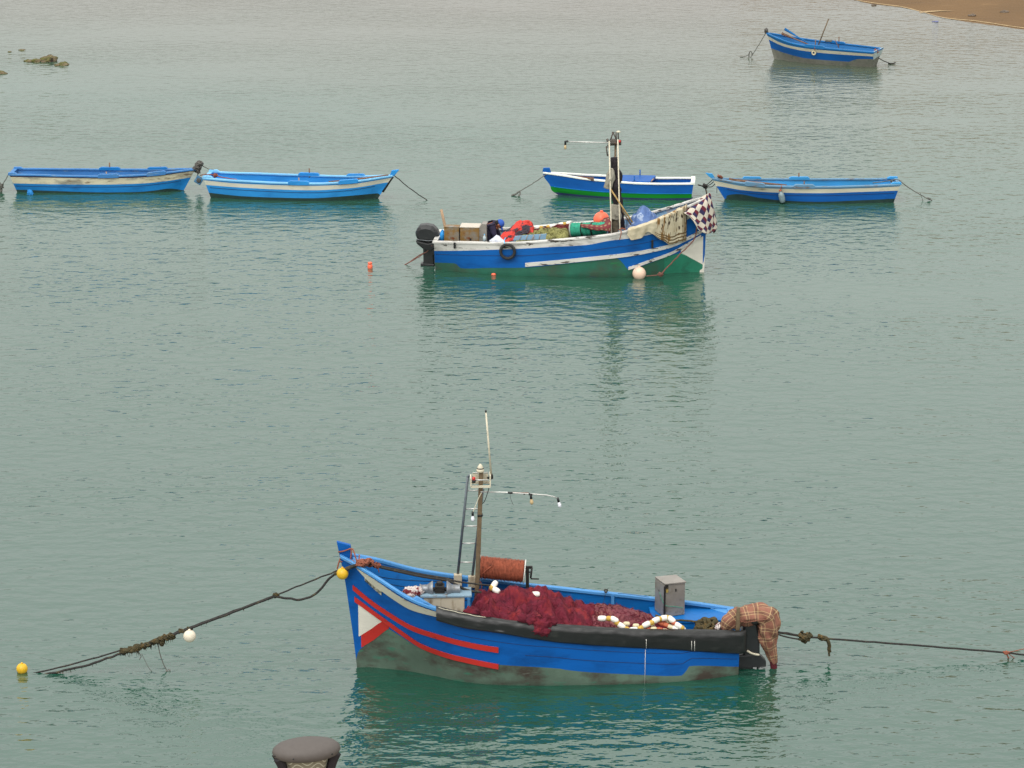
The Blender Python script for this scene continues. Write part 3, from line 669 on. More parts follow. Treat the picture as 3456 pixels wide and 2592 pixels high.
# ------------------------------------------------------------------ the nearest fishing boat
F = Boat('fishing_boat', 'near blue fishing boat with red stripes and white bow triangle, bow to the left', 'boat', (1205, 2250), 182, 1,
    [-5.94, -5.38, -4.81, -4.24, -3.67, -3.11, -2.54, -1.97, -1.40, -.84, -.27, .05, .30], [.60, .69, .77, .85, .89, .92, .95, .93, .86, .73, .42, .20, .03],
    [.655, .715, .76, .81, .865, .925, .985, 1.075, 1.18, 1.335, 1.62, 1.77, 1.87], ([0, -.69, -1.19, -1.68, -2.18, -2.83, -3.18, -4.51, -5.27, -5.94], [0, .16, .42, .70, .83, .89, .90, .86, .75, .54]),
    [(0, 0), (.03, .32), (.15, 1.37), (.21, 1.73), (.28, 2.09)])
bootF = F.zcurve([(1203, 2230), (1217, 2195), (1230, 2186), (1260, 2162), (1300, 2128), (1317, 2122), (1353, 2142), (1425, 2188), (1498, 2214), (1570, 2232), (1679, 2243), (1896, 2257), (1900, 2259), (2153, 2277), (2300, 2280), (2318, 2262), (2328, 2248), (2493, 2250)])
hF = F.hull([bootF], ['fouled green bottom', 'blue hull paint'], 'blue inner paint', 150, .14)
F.rail('sky blue rail paint', .085, .04, .02)
F.rowpoly('stem_head', [(1136, 1826), (1148, 1880), (1158, 1922), (1195, 1922), (1190, 1880), (1183, 1838)], 'blue hull paint', .075)
F.rowpoly('stem_post', [(1156, 1905), (1167, 1972), (1198, 2185), (1222, 2187), (1196, 1972), (1188, 1905)], 'blue hull paint', .07)
F.rowpoly('stem_foot', [(1198, 2186), (1205, 2250), (1209, 2290), (1240, 2290), (1222, 2188)], 'fouled green bottom', .068)
xs = F.onhull(1472, 2070)[0]
bw = F.zcurve([(1185, 1896), (1237, 1954), (1280, 1988), (1317, 2015), (1389, 2058), (1475, 2081)])
F.strip('rubbing_strake', lambda x: F.zsc(x) - .01, bw, 'cream strake paint', xs - .05, .17, .022)
up = F.zcurve([(1190, 1973), (1245, 2019), (1317, 2069), (1389, 2111), (1462, 2136), (1570, 2165), (1682, 2185)])
F.strip('red_strake', up, lambda x: up(x) - .088, 'red strake paint', off=.024)
lo_ = F.zcurve([(1196, 2013), (1245, 2049), (1303, 2091), (1353, 2127), (1425, 2174), (1498, 2201), (1570, 2219), (1682, 2241)])
F.strip('red_strake', lo_, lambda x: lo_(x) - .085, 'red strake paint', off=.024)
wt = F.zcurve([(1201, 2033), (1246, 2064), (1290, 2098)]); wb = F.zcurve([(1214, 2147), (1250, 2124), (1290, 2098)])
F.strip('white_panel', wt, wb, 'white panel paint', F.onhull(1289, 2098)[0], F.onhull(1209, 2060)[0], .004)
rt_ = F.zcurve([(1216, 2146), (1250, 2124), (1290, 2098), (1300, 2096)]); rb = F.zcurve([(1222, 2184), (1260, 2160), (1300, 2129), (1317, 2118)])
F.strip('red_panel', rt_, rb, 'red strake paint', F.onhull(1312, 2108)[0], F.onhull(1219, 2165)[0], .006)
# name board under the strake, with its lettering
nt_ = F.zcurve([(1233, 1948), (1262, 1974), (1290, 1995)]); nb = F.zcurve([(1232, 1958), (1262, 1986), (1285, 2006)])
nx0, nx1 = F.onhull(1287, 1998)[0], F.onhull(1231, 1950)[0]
nbd = F.strip('name_board', nt_, nb, 'cream strake paint', nx0, nx1, .03, both=False)
fc = bpy.data.curves.new('lettering', 'FONT'); fc.body = 'JEBRIR 5/1-1319'; fc.size = 1; fc.offset = .03; fo = bpy.data.objects.new('lettering', fc); COL.objects.link(fo)
dg = bpy.context.evaluated_depsgraph_get(); tm = bpy.data.meshes.new_from_object(fo.evaluated_get(dg)); bpy.data.objects.remove(fo)
tw = max(v.co.x for v in tm.vertices); mb = MB(); vs = []
for v in tm.vertices:
    x = nx1 + (nx0 - nx1) * (.03 + .94 * v.co.x / tw); k = .12 + .95 * v.co.y; z = nb(x) + (nt_(x) - nb(x)) * k; q = F.qof(x, z); vs.append(Vector((x, F.hy(q, z) + .042, z)))
mb.add(vs, [tuple(p.vertices) for p in tm.polygons], 0, False); part('lettering', mb, 'black plastic', nbd)
# black rubber sleeve along the near gunwale
sb = F.zcurve([(1472, 2088), (1570, 2116), (1679, 2133), (1845, 2161), (1900, 2168), (2189, 2188), (2493, 2203)])
def slv(u, v):
    x = xs + (F.x0 - .10 - xs) * u; xc = max(x, F.x0 + .01); hb = F.hbc(xc); z = F.zsc(xc); zb = sb(xc); out = 1 - max(0, (F.x0 - x) / .10) ** 2 * .6
    prof = [(-.16, .012), (-.12, .055), (-.05, .082), (.02, .072), (.06, .02), (.066, -.08), (.055, zb - z + .03), (.03, zb - z), (-.02, zb - z + .015)]
    k = v * (len(prof) - 1); i = min(int(k), len(prof) - 2); a = Vector(prof[i]).lerp(Vector(prof[i + 1]), k - i)
    wob = .012 * fbm((x * 1.3, v * 2, 4), 2.4, 3) + .006 * fbm((x * 4, v * 5, 2), 3, 2)
    return Vector((x, hb + (a.x + wob) * out - (1 - out) * .1, z + a.y + wob * .7))
mb = MB(); mb.grid(slv, 130, 24); mb.add([slv(1, v / 24) for v in range(25)], [tuple(range(25))], 0, False)
sv = part('gunwale_sleeve', mb, 'black rubber sleeve', F.root)
for px, a, b in ((2180, 2152, 2184), (2333, 2158, 2190), (2343, 2158, 2192)):
    p = [F.onhull(px, y) for y in (a, b)]; mb = MB(); mb.tube([Vector((x, F.hbc(x) + .072, z)) for x, z in p], .004, 5); part('lashing', mb, 'white enamel', sv)
mb = MB(); P = [(px, F.onhull(px, py)) for px, py in ((1480, 2062), (1500, 2066), (1530, 2080), (1550, 2078), (1580, 2082), (1605, 2086), (1640, 2093))]
mb.tube(spline([Vector((x, F.hbc(x) + .02 + .02 * (i % 2), F.zsc(x) + .09)) for i, (_, (x, z)) in enumerate(P)], 5), .005, 5); part('lashing', mb, 'dirty white plastic', sv)
mb = MB(); p0, p1 = F.onhull(2178, 2192), F.onhull(2176, 2308); mb.tube([Vector((p0[0], F.hy(F.qof(*p0), p0[1]) + .006, p0[1])), Vector((p1[0], F.hy(F.qof(*p1), p1[1]) + .006, p1[1]))], .004, 5); part('lashing', mb, 'white enamel', sv)
# inside: ribs, fore boards, benches
def inside_rib(b, x, m, side, z0=.12, w=.05):
    z1 = b.zsc(x) - .01; mb = MB(); P = []
    for k in range(7):
        z = z0 + (z1 - z0) * k / 6; q = b.qof(x, z); P.append((b.hy(q, z) - .036, z))
    vs = [];
    for y, z in P: vs += [Vector((x - w / 2, side * y, z)), Vector((x + w / 2, side * y, z)), Vector((x + w / 2, side * (y - .045), z)), Vector((x - w / 2, side * (y - .045), z))]
    fs = [(i * 4 + k, i * 4 + (k + 1) % 4, i * 4 + 4 + (k + 1) % 4, i * 4 + 4 + k) for i in range(6) for k in range(4)] + [(3, 2, 1, 0), (24, 25, 26, 27)]
    mb.add(vs, fs, 0, False); return part('rib', mb, m, b.root)
def bench(b, xa, xb, z, m, name='thwart', th=.04, inset=.045):
    mb = MB(); P = []
    for zz in (z - th, z):
        for x, sd in ((xa, -1), (xb, -1), (xb, 1), (xa, 1)): P.append(Vector((x, sd * max(.02, b.hy(b.qof(x, zz), zz) - inset), zz)))
    mb.corners(P); return part(name, mb, m, b.root, bev=.006)
for px in (1582, 1830, 2068, 2230, 2400): inside_rib(F, F.B(px, 2000, -.8).x, 'sky blue rail paint', -1)
for px in (1700, 1990): inside_rib(F, F.B(px, 2000, -.8).x, 'blue inner paint', 1)
zbn = F.B(2266, 2082, -.26).z
xb_ = F.B(2205, 2080, .1).x; mb = MB(); mb.corners([F.L(x, y, z) for z in (zbn - .05, zbn) for x, y in ((xb_, -.10), (F.x0 + .06, -.10), (F.x0 + .06, -F.hbc(F.x0) + .05), (xb_, -F.hbc(xb_) + .07))]); part('aft_bench', mb, 'blue inner paint', F.root, bev=.008)
mb = MB(); mb.box(((xb_ + F.x0) / 2, -.13, (zbn - .05 + .12) / 2), (abs(xb_ - F.x0) - .1, .03, zbn - .17)); part('bench_front', mb, 'blue inner paint', F.root)
bench(F, -.62, -.02, 1.02, 'blue inner paint', 'foredeck')
for k, (z, xa, xb) in enumerate(((.95, -1.75, -.35), (.78, -1.8, -.6), (1.12, -1.5, -.15))):      # seams between the inner planks show as dark caulked grooves
    mb = MB(); mb.tube([Vector((xa + (xb - xa) * i / 20, -(F.hy(F.qof(xa + (xb - xa) * i / 20, z + .35 * (i / 20) ** 2), z + .35 * (i / 20) ** 2) - .036), z + .35 * (i / 20) ** 2)) for i in range(21)], .005, 4); part('plank_seam', mb, 'black plastic', F.root)
mb = MB(); mb.prism([F.L(.16, 0, 1.80), F.L(-.2, .30, 1.665), F.L(-.12, 0, 1.70), F.L(-.2, -.30, 1.665)], (0, 0, .035)); part('breasthook', mb, 'sky blue rail paint', F.root)
p = F.B(2430, 2056, -.55); mb = MB(); mb.prism([F.L(p.x + .12, -F.hbc(p.x) + .06, p.z), F.L(p.x - .24, -.22, p.z - .02), F.L(p.x - .30, -.22, p.z - .02), F.L(p.x - .30, -F.hbc(p.x) + .06, p.z)], (0, 0, -.05)); part('knee', mb, 'sky blue rail paint', F.root, bev=.006)
pa, pb_ = F.onhull(1389, 2034), F.onhull(1470, 2064); mb = MB()
ya = [F.hbc(x) - .045 for x in (pa[0], pb_[0])]
mb.prism([Vector((pa[0], ya[0], F.zsc(pa[0]) + .03)), Vector((pa[0] - .08, ya[0] + .01, F.zsc(pa[0]) + .085)), Vector((pa[0] - .24, ya[1], F.zsc(pb_[0]) + .115)), Vector((pb_[0], ya[1], F.zsc(pb_[0]) + .03))], (0, -.075, 0)); part('gunwale_block', mb, 'sky blue rail paint', F.root, bev=.006)
F.seam(lambda x: bootF(x) + .42 * (F.zsc(x) - .2 - bootF(x)), F.x0 + .03, -2.6, r=.0042); F.seam(lambda x: bootF(x) + .80 * (F.zsc(x) - .2 - bootF(x)), F.x0 + .03, -1.5, r=.004)
# winch on its stained box
A, Bq = F.B(1429, 2011, .34), F.B(1568, 2013, .34)
mb = MB(); xa, xb = A.x, Bq.x; mb.corners([F.L(xb + .03, .34, .14), F.L(xa - .03, .34, .14), F.L(xa, .02, .14), F.L(xb, .02, .14), F.L(xb, .34, A.z - .03), F.L(xa, .34, A.z - .03), F.L(xa, .02, A.z - .03), F.L(xb, .02, A.z - .03)]); part('winch_box', mb, 'stained cream box', F.root, bev=.01)
mb = MB(); mb.box(((xa + xb) / 2 - .03, .17, A.z - .012), (abs(xa - xb) + .16, .38, .034)); part('winch_table', mb, 'grey blue table', F.root, bev=.006)
c0, c1 = F.B(1416, 1988, .18), F.B(1552, 1988, .18); wc = (c0 + c1) / 2; ax = (c1 - c0).normalized(); hl = (c1 - c0).length / 2
wz = c0.z; wn_ = None
s = MB(); s.box(wc + Vector((0, 0, -.03)), (.135, .17, .2)); [s.box(wc + Vector((0, 0, -.09 + .03 * k)), (.15, .185, .012)) for k in range(6)]; s.box(wc + Vector((0, 0, -.15)), (.2, .22, .05)); s.lathe([(.05, 0), (.05, .05), (.03, .06)], wc + Vector((0, 0, .065)), (0, 0, 1), 12); s.tube([wc - ax * .17, wc + ax * .17], .03, 10)
win = part('winch', s, 'dark gearbox iron', F.root, bev=.004)
for d in (-1, 1):
    s = MB(); s.lathe([(.03, .10), (.125, .105), (.13, .115), (.085, .175), (.072, .19), (.068, hl - .03), (.082, hl - .008), (.082, hl), (.02, hl)], wc, ax * d, 24); part('winch_drum', s, 'grey winch metal', win)
# mast, cross box, lamps, aerial and the boom
ym = -.10
m0, m1 = F.B(1602, 2034, ym), F.B(1624, 1590, ym); m0.z = .14
s = MB(); s.tube([m0, m0.lerp(m1, .5), m1], [.056, .05, .046], 4); mast = part('mast', s, 'weathered mast wood', F.root, bev=.006)
s = MB(); q = F.B(1620, 1738, ym); s.tube([q + Vector((0, 0, -.015)), q + Vector((0, 0, .015))], .058, 4); part('mast_band', s, 'dark gearbox iron', mast)
bx = F.B(1620, 1619, ym); e0, e1 = F.B(1589, 1636, ym), F.B(1654, 1640, ym); e0t = F.B(1593, 1600, ym); Lx = abs(e0.x - e1.x)
s = MB(); cz = (e0.z + e0t.z) / 2; hh = (e0t.z - e0.z); cx = (e0.x + e1.x) / 2
for y in (ym - .10, ym + .10): s.box((cx, y, e0.z), (Lx, .02, .035))
s.box((e1.x, ym, cz), (.02, .22, hh)); s.box((e0.x, ym, cz - .02), (.02, .22, hh * .8)); s.box((cx, ym - .10, cz - .01), (Lx - .05, .012, hh * .8))
box = part('lamp_frame', s, 'dirty white plastic', mast)
for z, y in ((cz + .02, ym + .10), (cz + hh / 2 - .01, ym - .1)):
    s = MB(); s.tube([Vector((e0.x - .03, y, z)), Vector((e1.x + .03, y, z))], .011, 8); part('frame_rod', s, 'bright steel tube', mast)
for px, py, yy, mm in ((1599, 1618, .14, 'red lamp plastic'), (1601, 1600, -.14, 'green lamp plastic')):
    q = F.B(px, py, ym + yy); s = MB(); s.lathe([(.02, -.055), (.03, -.05), (.03, -.012), (.026, -.01)], q, (0, 0, 1), 12); part('lamp_base', s, 'black plastic', mast)
    s = MB(); s.lathe([(.025, -.012), (.027, .02), (.018, .038), (.001, .042)], q, (0, 0, 1), 12); part('signal_lamp', s, mm, mast)
q = F.B(1621, 1592, ym); s = MB(); s.lathe([(.03, -.01), (.058, .0), (.06, .035), (.05, .05), (.046, .056), (.05, .066), (.036, .09), (.028, .105), (.012, .125), (.001, .13)], q, (0, 0, 1), 18); part('masthead_lamp', s, 'dirty white plastic', mast)
s = MB(); s.lathe([(.054, .05), (.056, .06), (.05, .064)], q, (0, 0, 1), 18); part('lamp_band', s, 'black plastic', mast)
a0, a1 = F.B(1658, 1606, ym), F.B(1640, 1392, ym); s = MB(); s.tube([a0, a1], [.017, .013], 10); aer = part('aerial', s, 'dirty white plastic', F.root)
s = MB(); s.tube([a1, a1 + (a1 - a0).normalized() * .035], .014, 10); part('aerial_tip', s, 'black plastic', aer)
s = MB(); s.lathe([(.022, -.05), (.03, -.04), (.03, .0), (.022, .03)], a0, (0, 0, 1), 12); s.box(a0 + Vector((.02, 0, -.03)), (.09, .03, .03)); part('aerial_mount', s, 'dark gearbox iron', aer)
s = MB(); rope(s, [F.B(px, py, ym + .06) for px, py in ((1658, 1612), (1652, 1640), (1645, 1665), (1636, 1690), (1628, 1700))], .006, n=5); part('cable', s, 'black plastic', mast)
bp = [F.B(px, py, ym + .05) for px, py in ((1622, 1660), (1715, 1662), (1790, 1667), (1845, 1671), (1868, 1676), (1880, 1681))]
s = MB(); s.tube(bp[:2] + bp[2:4] + bp[4:], [.011, .011, .011, .01, .009, .009], 8); boom = part('light_boom', s, 'bright steel tube', F.root)
for xa, ya, xb, yb_, r_ in ((1714, 1663, 1730, 1664, .017), (1767, 1667, 1771, 1667, .015), (1784, 1668, 1797, 1669, .018)):
    s = MB(); s.tube([F.B(xa, ya, ym + .05), F.B(xb, yb_, ym + .05)], r_, 8); part('tape', s, 'black plastic', boom)
s = MB(); rope(s, [F.B(px, py, ym + .06) for px, py in ((1722, 1665), (1722, 1675), (1726, 1690), (1733, 1705))], .0035, n=4); part('loose_wire', s, 'black plastic', boom)
s = MB(); rope(s, [F.B(px, py, ym + .05) for px, py in ((1730, 1661), (1760, 1663), (1785, 1663))], .005, n=4); part('cable', s, 'orange twine', boom)
def sock_bulb(px, py, parent, glass, tilt):
    t_ = F.B(px, py, ym + .05); d = Vector(tilt).normalized(); s = MB(); s.tube([t_, t_ + d * .07], [.017, .02], 10); part('socket', s, 'black plastic', parent)
    g = MB(); r = .03; g.lathe([(r * .5, .07), (r * .6, .08), (r * .98, .115), (r, .132), (r * .8, .152), (r * .35, .164), (.001, .167)], t_, d, 14); part('light_bulb', g, glass, parent)
sock_bulb(1882, 1680, boom, 'lamp glass white', (-.25, 0, -1)); sock_bulb(1791, 1669, boom, 'lamp glass amber', (-.12, 0, -1))
s = MB(); rope(s, [F.B(px, py, ym + .09) for px, py in ((1625, 1663), (1616, 1680), (1606, 1705), (1597, 1727))], .006, n=5); hw_ = part('hanging_wire', s, 'dirty white plastic', F.root)
sock_bulb(1595, 1726, hw_, 'lamp glass white', (-.03, 0, -1))
# steel ladder standing on the far gunwale
yb, yt = -.86, -.30
L0, L1, R0, R1 = F.B(1545, 1940, yb), F.B(1579, 1609, yt), F.B(1594, 1946, yb), F.B(1630, 1650, yt)
s = MB(); s.tube([L0, L1], .022, 10); s.tube([R0, R1], .022, 10); s.tube(spline([L1, L1 + Vector((-.03, .03, .03)), F.B(1592, 1612, ym - .1)], 4), .02, 8)
lad = part('ladder', s, 'dull steel tube', F.root)
for py in (1655, 1716, 1774, 1832, 1897):
    k = (1940 - py) / (1940 - 1609); s = MB(); s.tube([L0.lerp(L1, k), R0.lerp(R1, min(1, (1946 - py) / (1946 - 1650)))], .012, 8); part('rung', s, 'bright steel tube', lad)
for p_ in (L0, R0):
    s = MB(); s.box(p_ + Vector((0, .03, -.07)), (.13, .09, .19)); part('ladder_foot', s, 'stained cream box', lad, bev=.008)
# big reel of rust red rope on the far gunwale
r0, r1 = F.B(1618, 1914, -.66), F.B(1771, 1929, -.60); ax = (r1 - r0).normalized(); ln = (r1 - r0).length
s = MB(); s.tube([r0 - ax * .05, r1 + ax * .10], .02, 10); s.tube([r0, r1], .10, 12); reel = part('rope_reel', s, 'dull steel tube', F.root)
for c_ in (r0, r1):
    s = MB(); s.lathe([(.03, -.008), (.185, -.008), (.196, 0), (.185, .008), (.03, .008)], c_, ax, 40); part('flange', s, 'white enamel', reel)
prof = [(.1, .012)]
for k in range(30):
    h0 = .012 + (ln - .024) * k / 30; dh = (ln - .024) / 30; rr = .184 + .004 * math.sin(k * 2.3) - .006 * (k in (6, 14, 22)); prof += [(rr - .020, h0), (rr, h0 + dh * .3), (rr, h0 + dh * .7)]
prof += [(.1, ln - .012)]
s = MB(); s.lathe(prof, r0, ax, 36); s.tube(spline([r0 + ax * .02 + Vector((0, .13, -.13)), r0 + ax * .08 + Vector((0, .185, 0)), r0 + ax * .2 + Vector((0, .155, .105)), r0 + ax * .22 + Vector((0, .05, .19))], 6), .011, 6); part('wound_rope', s, 'rust red rope', reel)
s = MB(); q = F.B(1780, 1925, -.52); s.box(q + Vector((0, 0, -.12)), (.05, .05, .34)); s.box(q + Vector((-.0, 0, .05)), (.16, .04, .04)); s.tube([q + Vector((-.07, .03, .05)), q + Vector((-.05, .03, -.12))], .015, 8); s.tube([q + Vector((-.05, .03, -.13)), q + Vector((-.18, .03, -.135))], .012, 8); part('crank', s, 'dark gearbox iron', reel)
s = MB(); q = F.B(1612, 1925, -.66); s.box(q + Vector((0, 0, -.15)), (.05, .07, .42)); part('reel_stand', s, 'stained cream box', reel)
s = MB(); rope(s, [F.B(px, py, -.45) for px, py in ((1607, 1948), (1622, 1965), (1624, 1985), (1626, 1992))], .007, n=5, jit=.02); part('rope_end', s, 'orange twine', reel)
# stern post and outboard motor
q0, q1 = F.B(2489, 2136, .50), F.B(2492, 2050, .50); s = MB(); s.tube([q0, q1], [.045, .036], 4); part('stern_post', s, 'weathered mast wood', F.root, bev=.004)
def fpoly(mbx, pix, y, th): P = [F.B(px, py, y) for px, py in pix]; mbx.prism([Vector((p.x, y - th / 2, p.z)) for p in P], (0, th, 0))
s = MB(); fpoly(s, [(2508, 2095), (2506, 2205), (2563, 2212), (2562, 2150), (2552, 2095)], .26, .17); ob = part('outboard_motor', s, 'outboard black', F.root, bev=.03)
s = MB(); fpoly(s, [(2488, 2208), (2560, 2204), (2584, 2226), (2584, 2246), (2488, 2250)], .26, .14); part('cavitation_plate', s, 'outboard black', ob, bev=.015)
s = MB(); fpoly(s, [(2490, 2246), (2541, 2244), (2541, 2300), (2492, 2310)], .26, .07); part('lower_unit', s, 'outboard black', ob, bev=.015)
s = MB(); q = F.B(2557, 2264, .26); [s.ell(q + Vector((0, math.cos(a) * .06, math.sin(a) * .06)), (.012, .05, .065), 0, 10, 6, 0, 1, Matrix.Rotation(a, 3, 'X')) for a in (1.57, 3.66, 5.76)]; s.tube([q + Vector((.06, 0, 0)), q + Vector((-.03, 0, 0))], [.03, .014], 10); part('propeller', s, 'black plastic', ob)
s = MB(); q = F.B(2545, 2078, .26); s.ell(q, (.20, .17, .14), 0, 18, 12); part('cowl', s, 'outboard black', ob)
s = MB(); rope(s, [F.B(2521, 2196, .36), F.B(2540, 2206, .365), F.B(2562, 2210, .35)], .017, n=8); part('hose', s, 'dirty white plastic', ob)
s = MB(); q = F.B(2500, 2160, .26); s.box(q, (.16, .26, .36)); part('clamp_bracket', s, 'black plastic', ob, bev=.02)
# ---- things lying in the near boat
s = MB(); sleeve(s, [F.B(px, py, y) for px, py, y in ((2450, 2130, .36), (2460, 2106, .34), (2488, 2084, .31), (2528, 2075, .28), (2566, 2074, .28), (2590, 2094, .28), (2590, 2140, .28), (2602, 2195, .28), (2612, 2238, .28))], [.07, .125, .15, .155, .16, .18, .165, .10, .055], 0, 44, 9, .26, 5.2, (6, 6), (1.0, 1.0))
sleeve(s, [F.B(px, py, .28) for px, py in ((2609, 2230), (2611, 2248), (2614, 2264))], [.06, .055, .045], 1, 14, 3, .1, 6, (1, 1)); rope(s, [F.B(px, py, .46) for px, py in ((2495, 2096), (2520, 2100), (2560, 2094), (2590, 2090), (2608, 2082))], .009, 0, 5)
solo('cloth', s, ['pink plaid cloth', 'maroon cloth end'], 'pink plaid cloth wrapped over the outboard motor of the near boat', 'cloth', None, F)
netF, fnet = mound(F, [(1566, 2085), (1580, 2052), (1608, 2016), (1640, 1988), (1665, 1976), (1700, 1983), (1735, 1982), (1775, 1988), (1800, 1978), (1835, 1975), (1870, 1988), (1905, 2000), (1945, 2022), (1990, 2040), (2010, 2060), (2040, 2090), (2060, 2118)], -.05, -.62, .90, .12, .078, 2.8, .66, 150, 84, 1.0, 1.2)
strands(netF, fnet, 520, (.012, .02), .0026, 1, 5, .04)
for px, py, y, r in ((1795, 2095, .92, .10), (1830, 2112, .95, .11), (1818, 2128, .98, .085), (1838, 2132, .98, .07), (1770, 2090, .9, .08), (1640, 2080, .85, .08), (1592, 2068, .8, .09), (1860, 2098, .9, .08)): netF.ell(F.B(px, py, y), (r * 1.25, r * .6, r), 0, 20, 14, .6, 3.0, None, px * .1)
def spill(u, v): q = Vector((u * 3, v * 3, 1)); return F.B(1785 + 75 * u, 2080 + 55 * v, .93 + .07 * v + .03 * fbm(q, 2))
strands(netF, spill, 160, (.05, .07), .004, 1, 8, .04)
solo('fishing_net', netF, ['maroon net', 'red net twine'], 'big dark red heap of fishing net amidships in the near boat', 'fishing net', None, F)
net2, f2 = mound(F, [(1985, 2060), (2000, 2040), (2040, 2038), (2080, 2044), (2125, 2048), (2165, 2062), (2200, 2078), (2225, 2100)], -.05, -.5, .72, .12, .05, 3.2, .62, 90, 60, 4.0, .8)
strands(net2, f2, 350, (.016, .02), .004, 1, 15, .03)
solo('fishing_net', net2, ['faded purple net', 'red net twine'], 'faded purple brown net spread between the dark red heap and the steel box', 'fishing net', None, F)
def floats(name, groups, bt, label, rope_m='orange twine'):
    """a line of floats threaded on a rope: groups of (px, py, y, kind) where kind gives size and paint"""
    allp = [bt.W(bt.B(px, py, y)) for g in groups for px, py, y, _ in g]; b = Vector((sum(p.x for p in allp) / len(allp), sum(p.y for p in allp) / len(allp), min(p.z for p in allp) - .05))
    t = root(name, b, label, 'float line')
    for g in groups:
        P = [bt.W(bt.B(px, py, y)) for px, py, y, _ in g]
        if len(P) > 1: s = MB(); rope(s, P, .008, n=5); part('rope', s, rope_m, t)
        for i, (_, _, _, k) in enumerate(g):
            T = (P[min(i + 1, len(P) - 1)] - P[max(0, i - 1)]); T = T.normalized() if T.length > 0 else Vector((1, 0, 0))
            ln, r, mm = KIND[k]; s = MB(); s.lathe([(r * .35, -ln / 2), (r * .72, -ln * .46), (r * .95, -ln * .3), (r, 0), (r * .95, ln * .3), (r * .72, ln * .46), (r * .35, ln / 2)], P[i], T, 14); part('float', s, mm, t)
    return t
KIND = {'W': (.135, .046, 'white float'), 'Y': (.09, .042, 'ochre float'), 'w': (.10, .037, 'pale float'), 'o': (.095, .037, 'brick float'), 'b': (.11, .04, 'white float')}
Z = lambda pts, y: [(1960 + a / 5.53, 1960 + b / 5.53, y + c, k) for a, b, c, k in pts]
floats('float_line', [Z([(400, 705, 0, 'W'), (530, 705, .02, 'Y'), (625, 727, .04, 'W'), (677, 785, .06, 'Y'), (755, 842, .08, 'W'), (850, 902, .10, 'Y'), (985, 918, .12, 'W'), (1120, 886, .1, 'Y'), (1225, 818, .08, 'W'), (1326, 780, .06, 'Y'), (1402, 735, .03, 'W'), (1478, 712, 0, 'Y'), (1552, 697, -.02, 'W'), (1622, 690, -.03, 'Y'), (1692, 725, 0, 'W'), (1740, 788, .03, 'o'), (1818, 840, .05, 'W'), (1880, 876, .06, 'Y')], .58)],
       F, 'line of large white and ochre floats looped along the gunwale of the near boat')
floats('float_line', [Z([(1495, 795, 0, 'o'), (1590, 826, .03, 'o'), (1678, 862, .06, 'w'), (1765, 884, .08, 'b')], .55), Z([(1250, 915, .08, 'o'), (1360, 900, .08, 'w'), (1470, 912, .09, 'o'), (1578, 938, .1, 'w'), (1664, 948, .12, 'o'), (1745, 948, .12, 'w'), (1842, 952, .12, 'w'), (1900, 915, .05, 'b')], .58),
                      Z([(1190, 955, .1, 'o'), (1305, 958, .12, 'o'), (1405, 966, .13, 'w'), (1490, 976, .13, 'o')], .6), Z([(1030, 842, 0, 'w')], .55), Z([(855, 806, 0, 'w')], .52), Z([(1645, 762, 0, 'w'), (1335, 852, 0.02, 'w')], .5)],
       F, 'heap of small brick and cream floats beside the steel box on the near boat')
floats('float_line', [[(1668, 1973, -.02, 'W'), (1660, 1984, .02, 'Y'), (1674, 1992, .06, 'W')]], F, 'short string of white and ochre floats on top of the dark red net heap')
floats('float_line', [[(1808, 2006, .1, 'W')]], F, 'single white float lying on the shoulder of the dark red net heap')
# net heap fill under the brick floats
fl, ff = mound(F, [(2120, 2112), (2150, 2098), (2190, 2090), (2240, 2084), (2280, 2098), (2302, 2120)], .40, .0, .74, .2, .03, 5, .8, 60, 40, 7.0); strands(fl, ff, 160, (.02, .03), .004, 1, 17, .02)
solo('fishing_net', fl, ['maroon net', 'red net twine'], 'small dark red net bunch under the brick and cream floats', 'fishing net', None, F)
# steel box
c = F.W(F.B(2262, 2081, -.26)); rz = R(21); t = root('metal_box', c + Vector((0, .2, 0)), 'upright brushed steel box with padlock standing on the stern bench of the near boat', 'metal box')
q = Matrix.Translation(c + Vector((0, .2, 0))) @ Matrix.Rotation(rz, 4, 'Z')
s = MB(); s.box((0, 0, .265), (.36, .36, .53)); s.xf(q); body = part('box_body', s, 'brushed steel box', t, bev=.006)
s = MB(); s.box((0.005, -.004, .545), (.372, .385, .022), tilt=(R(-1.5), R(2))); s.xf(q); part('lid', s, 'brushed steel box', t, bev=.004)
s = MB(); s.box((-.173, -.186, .27), (.025, .02, .5)); s.xf(q); part('hinge_strip', s, 'dark gearbox iron', t)
s = MB(); s.box((-.135, -.19, .435), (.035, .02, .045)); s.tube([Vector((-.147, -.19, .455)), Vector((-.147, -.19, .485)), Vector((-.135, -.19, .497)), Vector((-.123, -.19, .485)), Vector((-.123, -.19, .455))], .005, 6); s.xf(q); part('padlock', s, 'brass', t)
s = MB(); s.box((-.14, -.187, .505), (.05, .015, .05)); s.xf(q); part('hasp', s, 'dark gearbox iron', t)
s = MB(); s.box((.02, -.184, .43), (.02, .008, .045)); s.box((-.178, .02, .38), (.006, .03, .03)); s.xf(q); part('rust_hole', s, 'dark gearbox iron', t)
s = MB(); rope(s, [q @ Vector(p) for p in ((-.18, .0, .36), (-.186, -.12, .27), (-.16, -.195, .2), (0, -.19, .16), (.14, -.19, .12))], .004, n=4); part('twine', s, 'sea green rope', t)
